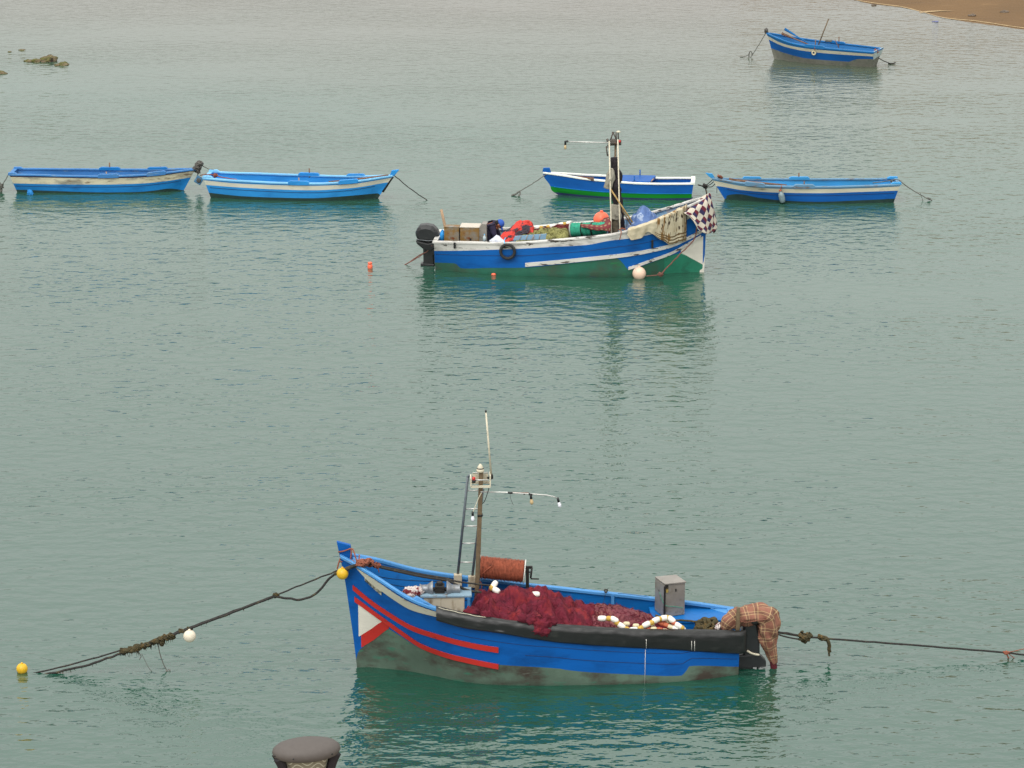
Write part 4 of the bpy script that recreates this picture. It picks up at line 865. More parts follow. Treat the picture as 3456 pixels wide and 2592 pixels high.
# rag bundle in the bow, rope tangle in the stern
s = MB(); [s.ell(F.B(px, py, .25), (r * 1.3, r, r), 0, 18, 12, .5, 3.5, None, px) for px, py, r in ((1385, 2002, .10), (1408, 1996, .08), (1370, 2010, .07), (1392, 2014, .07))]
solo('rag', s, 'red and white rag', 'crumpled red and white rag in the bow of the near boat beside the winch', 'rag', None, F)
s = MB(); [knot(s, F.B(px, py, y), r, 0, k, 9) for k, (px, py, y, r) in enumerate(((2375, 2112, .2, .13), (2400, 2104, .15, .12), (2365, 2125, .25, .10), (2420, 2118, .2, .10), (2440, 2122, .2, .08), (2395, 2122, .28, .10)))]
rope(s, [F.B(px, py, .15) for px, py in ((2210, 2078), (2260, 2092), (2320, 2096), (2370, 2099), (2410, 2100), (2440, 2106), (2480, 2115), (2520, 2125), (2570, 2128), (2612, 2133))], .016, 0, 6, 6, .03)
solo('rope_coil', s, 'weedy rope', 'tangled brown weedy rope coil in the stern of the near boat', 'rope', None, F)
s = MB(); knot(s, F.B(2425, 2118, .3), .08, 0, 4, 7); knot(s, F.B(2450, 2120, .32), .06, 0, 5, 6); solo('rope_coil', s, 'red and white rag', 'small red and white twist of rope beside the brown coil in the near boat', 'rope', None, F)
# bow mooring ropes of the near boat
bowp = F.W(F.B(1150, 1925, .06)); wat = ground(121, 2270); nrm = vplane(wat, bowp)
def FP(px, py, d=0.0): return on_plane(px, py, bowp + nrm * d, nrm)
def hairs(mb, P, n, ln, r, mi, seed):
    rng = random.Random(seed)
    for k in range(n):
        p = rng.choice(P); d = Vector((rng.gauss(0, .3), rng.gauss(0, .3), -1)).normalized(); mb.tube([p, p + d * ln * rng.uniform(.3, 1)], [r, r * .4], 4, mi)
t = root('mooring_rope', FP(418, 2194), 'heavy weed grown mooring ropes from the near bow down to the water', 'rope')
thin = [FP(*p) for p in ((95, 2279), (121, 2270), (250, 2240), (418, 2192), (531, 2158), (616, 2126), (760, 2072), (932, 2007), (1030, 1969), (1130, 1930), (1165, 1920))]
s = MB(); rope(s, thin, .013, n=7, jit=.012); part('thin_rope', s, 'dark wet rope', t)
thick = [FP(px, py, .05) for px, py in ((150, 2276), (186, 2270), (300, 2243), (418, 2202), (531, 2164), (616, 2130), (760, 2076), (900, 2022), (930, 2012), (972, 2020), (1028, 2021), (1073, 1998), (1112, 1950), (1140, 1932), (1165, 1922))]
s = MB(); rope(s, thick, .019, n=7, jit=.015); part('thick_rope', s, 'dark wet rope', t)
s = MB(); seg = [FP(px, py, .03) for px, py in ((415, 2198), (440, 2193), (468, 2186), (500, 2175), (530, 2163), (560, 2152), (580, 2144))]; rope(s, seg, .036, n=8, jit=.06); [knot(s, p, .06, 0, i, 5) for i, p in enumerate(spline(seg, 2))]; hairs(s, spline(seg, 8), 60, .13, .007, 0, 3)
hairs(s, spline(thick[1:6], 10), 60, .06, .006, 0, 4); knot(s, FP(612, 2128, .03), .05, 0, 21, 6); knot(s, FP(640, 2122, .03), .05, 0, 24, 6); knot(s, FP(932, 2009, .03), .05, 0, 22, 6); knot(s, FP(545, 2168, .04), .06, 0, 25, 6); hairs(s, spline(thick[5:9], 10), 26, .05, .006, 0, 5)
part('weed_growth', s, 'weedy rope', t)['kind'] = 'stuff'
s = MB(); rope(s, [FP(px, py) for px, py in ((533, 2170), (538, 2200), (549, 2235), (563, 2262), (575, 2268))], .009, n=5); rope(s, [FP(px, py) for px, py in ((466, 2196), (472, 2208), (476, 2216), (470, 2226)) ], .007, n=5); rope(s, [FP(px, py) for px, py in ((478, 2206), (492, 2235), (505, 2258), (517, 2268))], .005, n=4); knot(s, FP(568, 2266), .04, 0, 9, 5); part('hanging_twine', s, 'grey thin rope', t)
def buoy(name, c, r, m, label, group=None, strap=None, sq=1.0):
    t = root(name, c - Vector((0, 0, r)), label, 'buoy', group)
    s = MB(); s.ell(c, (r, r, r * sq), 0, 26, 18); part('ball', s, m, t)
    s = MB(); s.lathe([(r * .16, 0), (r * .2, r * .1), (r * .16, r * .22), (r * .06, r * .24)], c + Vector((0, 0, r * sq * .96)), (0, 0, 1), 10); part('eye', s, strap or m, t)
    return t
buoy('buoy', FP(640, 2147, .10), .098, 'white buoy plastic', 'dirty white ball buoy hanging under the mooring ropes of the near boat')
c = ground(75, 2268); c.z = .055; buoy('buoy', c, .088, 'yellow buoy plastic', 'yellow ball buoy floating at the left edge beside the mooring ropes')
buoy('buoy', FP(1156, 1936, .16), .092, 'yellow buoy plastic', 'yellow ball buoy hung against the stem of the near boat')
# orange lashing round the stem and dark rope along the deck
s = MB()
W = lambda px, py, y: F.B(px, py, y)
for pts in ([(1141, 1863, .05), (1160, 1860, .06), (1183, 1852, .06), (1190, 1854, .02)], [(1186, 1852, .06), (1184, 1880, .1), (1181, 1900, .1)], [(1190, 1852, .05), (1197, 1870, .12), (1204, 1895, .2)], [(1150, 1882, .07), (1144, 1897, .09), (1138, 1920, .1)], [(1143, 1897, .08), (1170, 1893, .08), (1190, 1892, .12), (1200, 1902, .16)], [(1213, 1873, .05), (1212, 1895, .15), (1218, 1905, .2)]):
    rope(s, [W(*p) for p in pts], .011, 0, 6)
solo('lashing_rope', s, 'orange twine', 'faded orange rope lashed round the stem head of the near boat', 'rope', None, F)
t = root('deck_rope', F.W(F.B(1300, 1910, .1)), 'pair of dark ropes running from the near stem over the winch towards the net', 'rope')
d1 = [W(*p) for p in ((1135, 1934, .12), (1165, 1922, .2), (1200, 1905, .25), (1240, 1900, .15), (1280, 1909, .05), (1340, 1922, 0), (1420, 1938, 0), (1500, 1951, 0), (1540, 1962, .05), (1600, 1970, .1), (1655, 1976, .1))]
s = MB(); rope(s, [F.W(p) for p in d1], .014, n=6); part('upper_rope', s, 'dark wet rope', t)
d2 = [W(*p) for p in ((1130, 1938, .14), (1165, 1927, .22), (1200, 1908, .27), (1240, 1906, .18), (1280, 1914, .08), (1340, 1928, .03), (1420, 1945, .03), (1495, 1957, .03), (1520, 1963, .06), (1560, 1985, .1), (1590, 1995, .12), (1625, 1999, .12))]
s = MB(); rope(s, [F.W(p) for p in d2], .020, n=7); part('lower_rope', s, 'dark wet rope', t)
s = MB(); seg = [F.W(W(*p)) for p in ((1130, 1935, .16), (1150, 1930, .2), (1175, 1918, .22), (1200, 1907, .26))]; rope(s, seg, .03, n=8, jit=.02); part('rope_binding', s, 'weedy rope', t)
s = MB(); [knot(s, F.W(W(px, py, y)), r, 0, i, 7) for i, (px, py, y, r) in enumerate(((1215, 1903, .25, .07), (1230, 1898, .2, .08), (1245, 1899, .15, .075), (1262, 1904, .1, .06), (1275, 1909, .08, .05)))]; rope(s, [F.W(W(*p)) for p in ((1272, 1912, .1), (1277, 1922, .1), (1279, 1932, .1))], .008, n=5); part('orange_binding', s, 'orange twine', t)
# stern mooring rope
t = root('mooring_rope', F.W(F.B(2715, 2150, 0)), 'taut brown mooring rope from the near stern out to the right edge', 'rope')
FW_ = lambda px, py, y=0.0: F.W(F.B(px, py, y))
s = MB(); rope(s, [FW_(*p) for p in ((2560, 2126), (2612, 2132), (2650, 2138), (2700, 2146), (2790, 2155), (2950, 2167), (3150, 2183), (3390, 2202), (3460, 2211), (3700, 2236), (3950, 2262), (4000, 2268))], .016, n=7, jit=.008); part('main_rope', s, 'dark wet rope', t)
s = MB(); rope(s, [FW_(*p) for p in ((2612, 2134), (2640, 2146), (2680, 2155), (2705, 2158))], .013, n=6); rope(s, [FW_(*p) for p in ((2612, 2131), (2640, 2133), (2680, 2141), (2705, 2145))], .014, n=6, jit=.02); part('doubled_rope', s, 'dark wet rope', t)
s = MB(); [knot(s, FW_(px, py), r, 0, i + 3, 8) for i, (px, py, r) in enumerate(((2712, 2150, .10), (2728, 2146, .07), (2770, 2152, .06), (2780, 2155, .06)))]; rope(s, [FW_(*p) for p in ((2775, 2150), (2792, 2158), (2797, 2175), (2798, 2192), (2799, 2200))], .03, n=7, jit=.03); rope(s, [FW_(*p) for p in ((2797, 2192), (2798, 2206), (2799, 2214))], .016, n=6); part('rope_knot', s, 'weedy rope', t)
s = MB(); knot(s, FW_(3395, 2203), .05, 0, 8, 6); [rope(s, [FW_(*p) for p in P], .007, n=5) for P in ([(3395, 2203), (3405, 2225), (3420, 2238), (3435, 2240)], [(3400, 2203), (3425, 2222), (3445, 2236), (3470, 2240)], [(3395, 2203), (3420, 2198), (3470, 2187)], [(3396, 2205), (3412, 2230), (3426, 2243)])]; part('loose_twine', s, 'orange twine', t)
s = MB(); rope(s, [F.B(px, py, -.6) for px, py in ((2085, 2003), (2120, 2005), (2190, 2015))], .004, 0, 4); knot(s, F.B(2045, 1994, -.75), .035, 0, 3, 5); rope(s, [F.B(px, py, -.72) for px, py in ((2045, 1996), (2040, 2020), (2037, 2040))], .004, 0, 4)
solo('twine', s, 'dark wet rope', 'bit of dark twine tied on the far gunwale of the near boat', 'rope', None, F)

# ------------------------------------------------------------------ the middle fishing boat
Mb = Boat('fishing_boat', 'middle blue fishing boat with peeling white topsides and green bottom, bow to the right', 'boat', (2374, 918), -6, -1,
    [-6.62, -5.82, -4.87, -3.77, -2.86, -2.26, -1.82, -1.2, -.75, -.35, 0.0, .06], [.66, .78, .86, .91, .91, .88, .82, .66, .48, .30, .11, .06],
    [.73, .765, .785, .885, .985, 1.065, 1.16, 1.36, 1.54, 1.71, 1.85, 1.88], ([0, -.45, -1.07, -1.75, -2.84, -4.13, -4.83, -5.64, -6.62], [0, .08, .33, .70, .86, .89, .86, .72, .42]),
    [(0, 0), (.03, .5), (.04, .93), (.06, 1.97)])
whM = Mb.zcurve([(1464, 847), (1560, 846), (1689, 842), (1743, 840), (1852, 834), (1977, 827), (2060, 812), (2128, 804), (2206, 788), (2260, 768), (2320, 740), (2370, 704)])
btM = Mb.zcurve([(1470, 886), (1536, 889), (1546, 897), (1556, 905), (1650, 904), (1773, 903), (1900, 891), (2020, 878), (2078, 871), (2098, 886), (2121, 910), (2193, 887), (2258, 864), (2297, 855), (2330, 870), (2374, 895)])
hM = Mb.hull([btM, whM], ['mid green bottom', 'mid blue paint', 'peeling white paint'], 'pale blue board', 130, .16, 'driftwood')
Mb.rail('peeling white paint', .11, .04, .02)
s1 = Mb.zcurve([(1773, 887), (1900, 876), (2000, 866), (2095, 856), (2193, 840), (2258, 825), (2320, 799), (2369, 773)])
Mb.seam(lambda x: .5 * (whM(x) + s1(max(x, s1.x[0]))), Mb.x0 + .03, -.6)
Mb.strip('white_strake', s1, lambda x: s1(x) - .095, 'peeling white paint', off=.026)
s2 = Mb.zcurve([(2121, 901), (2193, 876), (2258, 853), (2320, 820), (2366, 792)])
Mb.strip('white_strake', s2, lambda x: s2(x) - .075, 'peeling white paint', off=.026)
ta = Mb.zcurve([(2298, 838), (2330, 820), (2376, 795)]); tb = Mb.zcurve([(2298, 854), (2330, 870), (2374, 894)])
Mb.strip('white_panel', ta, tb, 'white panel paint', Mb.onhull(2298, 850)[0], -.02, .005)
Mb.strip('bow_bottom', btM, lambda x: -.06, 'bow green', -.95, -.02, .005)
Mb.rowpoly('stem_post', [(2366, 700), (2366, 790), (2362, 895), (2360, 945), (2376, 945), (2376, 918), (2383, 794), (2386, 690)], 'white panel paint', .075)
Mb.rowpoly('stem_head', [(2366, 700), (2386, 690), (2392, 664), (2374, 668)], 'mid blue paint', .075)
for px in (1590, 1760, 1930, 2110): inside_rib(Mb, Mb.B(px, 780, -.8).x, 'pale blue board', 1, .2)
bench(Mb, -6.45, -5.2, .52, 'pale blue board', 'aft_bench'); bench(Mb, -3.5, -3.2, .55, 'driftwood'); bench(Mb, -1.5, -.15, .95, 'pale blue board', 'foredeck')
for px, py, l in ((1535, 829, .05), (2202, 826, .10)):
    x, z = Mb.onhull(px, py); q = Mb.qof(x, z); s = MB(); y = Mb.hy(q, z); s.tube([Mb.L(x, y - .02, z), Mb.L(x, y + .05, z)], .03, 10); s.box(Mb.L(x, y + .045, z + l * .3), (.05, .05, .1 + l)); part('drain_pipe', s, 'black plastic', Mb.root, bev=.01)
def mpoly(b, pix, y, th, mbx=None): mbx = mbx or MB(); P = [b.B(px, py, y) for px, py in pix]; mbx.prism([b.L(p.x, y - th / 2, p.z) for p in P], b.L(0, th, 0)); return mbx
ob = part('outboard_motor', mpoly(Mb, [(1428, 820), (1464, 815), (1468, 925), (1424, 925), (1424, 897), (1430, 880)], -.02, .17), 'outboard black', Mb.root, bev=.03)
part('engine_cowl', mpoly(Mb, [(1406, 803), (1404, 782), (1409, 765), (1420, 757), (1440, 755), (1461, 759), (1476, 770), (1483, 789), (1484, 808), (1446, 813)], -.02, .40), 'outboard black', ob, bev=.09)
part('cowl_base', mpoly(Mb, [(1405, 806), (1446, 816), (1484, 809), (1478, 828), (1462, 842), (1440, 842), (1430, 836), (1408, 818)], -.02, .34), 'black plastic', ob, bev=.04)
s = MB(); s.tube([Mb.B(1405, 808, .16), Mb.B(1445, 813, .19), Mb.B(1483, 809, .18)], .008, 6); part('cowl_trim', s, 'grey winch metal', ob)
part('cavitation_plate', mpoly(Mb, [(1421, 886), (1468, 888), (1468, 897), (1421, 897)], -.02, .22), 'outboard black', ob, bev=.015)
s = MB(); s.box(Mb.B(1470, 835, .0), (.18, .28, .34)); part('clamp_bracket', s, 'black plastic', ob, bev=.02)
# mast of two pale poles and a wooden post
s = MB(); p0, p1 = Mb.B(2070, 785, -.05), Mb.B(2078, 474, -.05); p0.z = .2; s.tube([p0, p1], [.046, .036], 4); mastM = part('mast', s, 'driftwood', Mb.root)
for a, b in (((2063, 784), (2056, 476)), ((2092, 775), (2085, 470))):
    s = MB(); e = Mb.B(*a, .34); e.z -= .25; s.tube([e, Mb.B(*a, .34), Mb.B(*b, .26)], .016, 8); part('mast_pole', s, 'dirty white plastic', mastM)
s = MB()
for pts in (((2047, 482, .1), (2095, 484, .1)), ((2050, 490, .12), (2096, 488, -.1)), ((2047, 476, -.1), (2092, 478, -.1)), ((2060, 474, 0), (2069, 447, 0)), ((2081, 472, 0), (2069, 447, 0)), ((2080, 474, 0), (2079, 446, 0)), ((2065, 447, 0), (2074, 447, 0)), ((2046, 494, .1), (2050, 524, .1)), ((2045, 495, .1), (2054, 496, .1)), ((2048, 525, .1), (2054, 524, .1)), ((2086, 446, 0), (2087, 470, 0)), ((2046, 470, .05), (2062, 484, .05)), ((2050, 468, .02), (2056, 480, 0))):
    s.tube([Mb.B(*p) for p in pts], .018, 6)
part('mast_top_frame', s, 'mast clutter', mastM)
s = MB(); s.box(Mb.B(2072, 478, .0), (.16, .16, .12)); s.box(Mb.B(2090, 479, .05), (.10, .10, .10)); part('lamp_box', s, 'mast clutter', mastM, bev=.01)
s = MB(); q = Mb.B(2091, 477, .12); s.ell(q, .035, 0, 12, 8); part('signal_lamp', s, 'red lamp plastic', mastM)
s = MB(); q = Mb.B(2087, 444, 0); s.lathe([(.05, -.02), (.055, 0), (.02, .02)], q, (0, 0, 1), 12); part('lamp_cap', s, 'dirty white plastic', mastM)
s = MB(); s.tube([Mb.B(1913, 478, .12), Mb.B(1985, 480, .12), Mb.B(2060, 482, .12)], .016, 8); boomM = part('light_boom', s, 'bright steel tube', Mb.root)
s = MB(); s.tube([Mb.B(1917, 477, .12), Mb.B(1908, 478, .12), Mb.B(1908, 488, .12)], .03, 8); part('socket', s, 'black plastic', boomM)
s = MB(); q = Mb.B(1908, 488, .12); s.lathe([(.02, 0), (.03, .05), (.032, .09), (.02, .115), (.001, .12)], q, (0, 0, -1), 12); part('light_bulb', s, 'lamp glass amber', boomM)
# reel of green rope
r0, r1 = Mb.B(1929, 776, .10), Mb.B(2046, 770, .25); ax = (r1 - r0).normalized(); ln = (r1 - r0).length
s = MB(); s.tube([r0 - ax * .15, r1 + ax * .1], .025, 8); s.box(r0 - ax * .12 + Vector((0, 0, -.16)), (.06, .06, .36)); s.box(r1 + ax * .08 + Vector((0, 0, -.16)), (.06, .06, .36)); reelM = part('rope_reel', s, 'mast clutter', Mb.root)
s = MB(); s.lathe([(.03, -.008), (.215, -.008), (.222, 0), (.215, .008), (.03, .008)], r0, ax, 32); part('flange', s, 'bright steel tube', reelM)
prof = [(.08, .01)]
for k in range(40):
    h0 = .01 + (ln - .02) * k / 40; dh = (ln - .02) / 40; rr = .175 - .02 * k / 40 + .006 * math.sin(k * 1.9) - .02 * (k in (12, 13, 24, 31)); prof += [(rr - .014, h0), (rr, h0 + dh * .3), (rr, h0 + dh * .7)]
s = MB(); s.lathe(prof + [(.08, ln - .01)], r0, ax, 30); part('wound_rope', s, 'sea green rope', reelM)
for k in (.30, .60):
    s = MB(); s.lathe([(.158, -.016), (.173, -.014), (.173, .014), (.158, .016)], r0 + ax * ln * k, ax, 26); part('strap', s, 'black plastic', reelM)
# ---- things in and on the middle boat
s = MB(); cloth = surf([[Mb.B(px, py, y) for px, py, y in ((1955, 762, -.12), (1985, 752, -.1), (2015, 755, -.1), (2038, 738, -.08), (2056, 732, -.05))], [Mb.B(px, py, y) for px, py, y in ((1958, 757, .24), (1985, 760, .36), (2015, 764, .43), (2040, 762, .46), (2062, 752, .46))], [Mb.B(px, py, y) for px, py, y in ((1962, 766, .34), (1986, 772, .44), (2015, 778, .50), (2044, 778, .54), (2060, 784, .54))]])
s.grid(lambda u, v: cloth(u, v) + Vector((0, 0, .015 * fbm((u * 6, v * 4, 1), 1.2))), 36, 18); solo('patterned_cloth', s, 'maroon patterned cloth', 'maroon cloth with small tan marks draped over the green rope reel', 'cloth', None, Mb, solid=.012)
c = Mb.W(Mb.B(2030, 742, -.45)); buoy('buoy', c, .205, 'orange buoy plastic', 'big orange ball buoy lying behind the green rope reel of the middle boat')
ol, fo_ = mound(Mb, [(1738, 800), (1760, 783), (1800, 776), (1850, 770), (1890, 765), (1915, 767), (1925, 780)], .15, -.35, .72, .2, .05, 4, .7, 70, 50, 2.0, .8); strands(ol, fo_, 160, (.02, .02), .006, 0, 31, .02)
solo('fishing_net', ol, 'olive net', 'olive green net bunched beside the green rope reel of the middle boat', 'fishing net', None, Mb)
bn_, fb_ = mound(Mb, [(1775, 790), (1795, 778), (1830, 770), (1880, 762), (1925, 754), (1950, 765)], -.3, -.78, .1, .2, .05, 4, .5, 70, 46, 3.0, .8); strands(bn_, fb_, 260, (.02, .02), .006, 1, 33, .03)
solo('fishing_net', bn_, ['brown net', 'red net twine'], 'brown red net under the float line on the far side of the middle boat', 'fishing net', None, Mb)
KIND.update({'L': (.17, .055, 'white float'), 'G': (.12, .05, 'ochre float')})
floats('float_line', [[(px, py, -.35, k) for px, py, k in ((1800, 770, 'G'), (1811, 768, 'L'), (1825, 769, 'G'), (1851, 766, 'G'), (1865, 763, 'L'), (1893, 758, 'L'), (1906, 756, 'G'), (1921, 753, 'L'))]], Mb, 'white and yellow float line lying over the brown net of the middle boat')
tp = surf([[Mb.B(px, py, y) for px, py, y in ((1706, 790, -.05), (1722, 772, -.12), (1745, 752, -.18), (1768, 746, -.2), (1792, 750, -.2), (1799, 766, -.15))],
           [Mb.B(px, py, y) for px, py, y in ((1694, 797, .25), (1714, 779, .12), (1740, 759, .02), (1764, 750, -.02), (1788, 753, -.05), (1802, 772, .0))],
           [Mb.B(px, py, y) for px, py, y in ((1689, 806, .48), (1708, 796, .38), (1734, 780, .25), (1760, 770, .15), (1784, 768, .12), (1801, 780, .15))],
           [Mb.B(px, py, y) for px, py, y in ((1693, 816, .62), (1708, 814, .6), (1722, 806, .5), (1752, 790, .3), (1780, 784, .25), (1798, 788, .25))],
           [Mb.B(px, py, y) for px, py, y in ((1706, 822, .62), (1714, 822, .6), (1724, 818, .5), (1754, 802, .3), (1780, 796, .25), (1798, 797, .25))]])
s = MB(); s.grid(lambda u, v: tp(u, v) + Mb.L(.04 * fbm((u * 3, v * 3, 7), 2), .06 * fbm((u * 3, v * 3, 2), 2.0), .05 * fbm((u * 4, v * 4, 3), 1.6)), 60, 40); solo('tarp', s, 'red and black tarp', 'crumpled red and black tarp bundled amidships in the middle boat', 'tarp', None, Mb, solid=.015)
# pale blue slatted boards standing behind the gunwale
P = [Mb.B(px, py, .70) for px, py in ((1730, 812), (1738, 797), (1845, 789), (1841, 808))]
s = MB(); s.prism([Vector((p.x, .70 * Mb.near, p.z)) for p in P], Mb.L(0, -.03, 0)); t = root('board_panel', Mb.W(P[0]), 'row of pale blue painted boards leaning inside the gunwale of the middle boat', 'board'); s.xf(Mb.M); part('panel', s, 'pale blue board', t, bev=.004)
for k in range(1, 5):
    a, b = P[0].lerp(P[3], k / 5), P[1].lerp(P[2], k / 5); s = MB(); s.tube([Vector((a.x, .708 * Mb.near, a.z)), Vector((b.x, .708 * Mb.near, b.z))], .009, 4); s.xf(Mb.M); part('batten', s, 'worn board edge', t)
# two rusted steel boxes
def plate_box(name, pix, y0, dep, label, lidm, bevel_right=0.0):
    P = [Mb.B(px, py, y0) for px, py in pix]; t = root(name, Mb.W(P[0]), label, 'metal box', 'rusted steel boxes in the stern of the middle boat'); x0, x1, z0, z1 = P[0].x, P[1].x, min(P[0].z, P[1].z) - .2, (P[2].z + P[3].z) / 2
    s = MB(); s.corners([Mb.L(x0, y0, z0), Mb.L(x1, y0, z0), Mb.L(x1, y0 - dep, z0), Mb.L(x0, y0 - dep, z0), Mb.L(x0, y0, z1), Mb.L(x1, y0, z1), Mb.L(x1, y0 - dep, z1), Mb.L(x0, y0 - dep, z1)]); s.xf(Mb.M); part('box_body', s, 'rusted steel plate', t, bev=.008)
    s = MB(); s.corners([Mb.L(x0 - .01, y0 + .012, z1 + .003), Mb.L(x1 + .005, y0 + .012, z1 + .003), Mb.L(x1 + .005, y0 - dep, z1 + .003), Mb.L(x0 - .01, y0 - dep, z1 + .003), Mb.L(x0 - .01, y0 + .012, z1 + .018), Mb.L(x1 + .005, y0 + .012, z1 + .018), Mb.L(x1 + .005, y0 - dep, z1 + .018 + bevel_right), Mb.L(x0 - .01, y0 - dep, z1 + .018 + bevel_right)]); s.xf(Mb.M); part('lid', s, lidm, t)
    return t, x0, x1, z1
plate_box('metal_box', [(1499, 822), (1549, 822), (1550, 769), (1498, 767)], .38, .25, 'smaller rust covered steel box right behind the outboard of the middle boat', 'rusted steel plate')
t, x0, x1, z1 = plate_box('metal_box', [(1553, 822), (1617, 822), (1617, 768), (1552, 769)], .38, .44, 'larger rusty steel box with pale lid next to the crouching person', 'plate top')
s = MB(); P = [Mb.B(px, py, .36) for px, py in ((1617, 822), (1643, 822), (1642, 757), (1627, 755), (1617, 768))]; s.prism([Mb.L(p.x, .36, p.z) for p in P], Mb.L(0, -.3, 0)); s.xf(Mb.M); part('side_cabinet', s, 'brushed steel box', t, bev=.005)
s = MB(); q = Mb.B(1588, 808, .39); s.box(q, (.04, .02, .05)); s.xf(Mb.M); part('latch', s, 'dark gearbox iron', t)
s = MB(); s.tube([Mb.B(1505, 800, -.1), Mb.B(1503, 768, -.1), Mb.B(1489, 707, -.12)], [.036, .036, .033], 10); solo('wooden_pole', s, 'worn board edge', 'pale wooden pole standing tilted behind the outboard of the middle boat', 'pole', None, Mb)
s = MB(); q = Mb.B(1494, 794, .2); s.lathe([(.03, -.14), (.085, -.13), (.09, 0), (.08, .07), (.035, .1), (.03, .12)], q, (0, 0, 1), 16, 0, .8); s.tube([q + Vector((-.04, 0, .09)), q + Vector((-.01, 0, .14)), q + Vector((.05, 0, .09))], .014, 6); solo('jerrycan', s, 'sky blue b', 'small blue jerrycan between the outboard and the rusty boxes', 'jerrycan', None, Mb)
s = MB(); q = Mb.B(1635, 815, .62); s.lathe([(.02, 0), (.042, .005), (.043, .09), (.036, .12), (.016, .145), (.015, .165)], q, (0, 0, 1), 14); t = root('water_bottle', Mb.W(q), 'clear plastic bottle standing on the gunwale in front of the rusty boxes', 'bottle'); s.xf(Mb.M); part('bottle_body', s, 'bottle plastic', t)
s = MB(); s.lathe([(.017, .165), (.018, .185), (.01, .19)], q, (0, 0, 1), 12); s.xf(Mb.M); part('cap', s, 'pale blue b', t)
bg_ = surf([[Mb.B(px, py, y) for px, py, y in ((1662, 806, .5), (1672, 797, .52), (1678, 793, .5), (1686, 797, .5), (1698, 810, .55))], [Mb.B(px, py, y) for px, py, y in ((1652, 812, .66), (1664, 806, .72), (1676, 803, .74), (1690, 808, .72), (1702, 818, .70))], [Mb.B(px, py, y) for px, py, y in ((1654, 822, .7), (1665, 822, .74), (1678, 823, .75), (1692, 823, .74), (1702, 825, .72))]])
s = MB(); s.grid(lambda u, v: bg_(u, v) + Vector((0, 0, .02 * fbm((u * 5, v * 4, 5), 1.5))), 26, 18); solo('plastic_bag', s, 'white thin plastic', 'crumpled white plastic bag on the gunwale in front of the crouching person', 'bag', None, Mb, solid=.01)
# the person, seated on the thwart and bent forward over the work
def skin_mesh(name, J, E_, m, parent, seg=2):
    me = bpy.data.meshes.new(name); me.from_pydata([p for p, r in J], E_, []); o = bpy.data.objects.new(name, me); COL.objects.link(o)
    md = o.modifiers.new('skin', 'SKIN'); md.use_smooth_shade = True
    for v, (p, r) in zip(me.skin_vertices[0].data, J): v.radius = r if isinstance(r, tuple) else (r, r)
    me.skin_vertices[0].data[0].use_root = True
    o.modifiers.new('sub', 'SUBSURF').levels = seg; o.modifiers['sub'].render_levels = seg
    bpy.context.view_layer.update(); dg = bpy.context.evaluated_depsgraph_get(); nm = bpy.data.meshes.new_from_object(o.evaluated_get(dg)); bpy.data.objects.remove(o)
    mb = MB(); mb.add([v.co for v in nm.vertices], [tuple(p.vertices) for p in nm.polygons], 0, True); bpy.data.meshes.remove(nm); return mb
pc = Mb.B(1653, 800, .02); px0, py0 = pc.x - .05, pc.y
seat = .50
def J(x, y, z): return (px0 + x, py0 + y, z)
hd = Mb.B(1684, 757, .05); hx, hz = hd.x - px0, hd.z
shx_, shz = hx - .17, hz + .03
jn = [(J(0, 0, seat + .08), .12), (J(.02, 0, seat + .26), .125), (J(shx_ * .62, 0, shz - .10), .135), (J(shx_, 0, shz - .03), .12), (J(hx - .10, 0, hz - .02), .055), (J(hx - .02, 0, hz), .085), (J(hx + .03, 0, hz - .03), .082)]
ed = [(0, 1), (1, 2), (2, 3), (3, 4), (4, 5), (5, 6)]
def limb(J_, E_, start, pts):
    p = start
    for q in pts: J_.append(q); E_.append((p, len(J_) - 1)); p = len(J_) - 1
    return p
for sd in (-1, 1):
    w_ = limb(jn, ed, 3, [(J(shx_ + .01, sd * .17, shz - .05), .062), (J(shx_ + .10, sd * .22, shz - .30), .046), (J(shx_ + .20, sd * .15, shz - .46), .034), (J(shx_ + .235, sd * .14, shz - .51), (.03, .018))])
    for k, (dy, l) in enumerate(((-.028, .058), (-.009, .07), (.01, .066), (.028, .052))): limb(jn, ed, w_, [(J(shx_ + .255, sd * .14 + dy, shz - .55), .0085), (J(shx_ + .262 - .002 * k, sd * .14 + dy, shz - .55 - l * .5), .008), (J(shx_ + .25, sd * .14 + dy, shz - .55 - l), .0065)])
    limb(jn, ed, w_, [(J(shx_ + .265, sd * .14 - sd * .034, shz - .52), .0095), (J(shx_ + .285, sd * .14 - sd * .045, shz - .555), .008)])
    limb(jn, ed, 0, [(J(.05, sd * .10, seat + .06), .095), (J(.42, sd * .15, seat + .12), .066), (J(.40, sd * .15, .36), .052), (J(.38, sd * .15, .22), .038), (J(.50, sd * .16, .185), .032)])
t = root('person', Mb.W(J(0.2, 0, .16)), 'person in dark navy jacket and blue cap bent forward in the middle boat', 'person')
b_ = skin_mesh('body', jn, ed, 'skin', t); b_.xf(Mb.M); body = part('body', b_, 'skin', t)
jj = [(J(.0, 0, seat + .06), .17), (J(.0, 0, seat + .26), (.19, .22)), (J(shx_ * .45, 0, shz - .10), (.19, .235)), (J(shx_ - .03, 0, shz - .04), (.15, .20)), (J(shx_ + .05, 0, shz - .01), .085)]; je = [(0, 1), (1, 2), (2, 3), (3, 4)]
for sd in (-1, 1): limb(jj, je, 3, [(J(shx_ + .01, sd * .18, shz - .06), .088), (J(shx_ + .10, sd * .225, shz - .30), .068), (J(shx_ + .19, sd * .155, shz - .44), .052)])
s = skin_mesh('jacket', jj, je, 'x', t); s.v = [p + Vector([.012 * fbm(p, 7, 3)] * 3) for p in s.v]; s.xf(Mb.M); part('jacket', s, 'navy jacket', t)
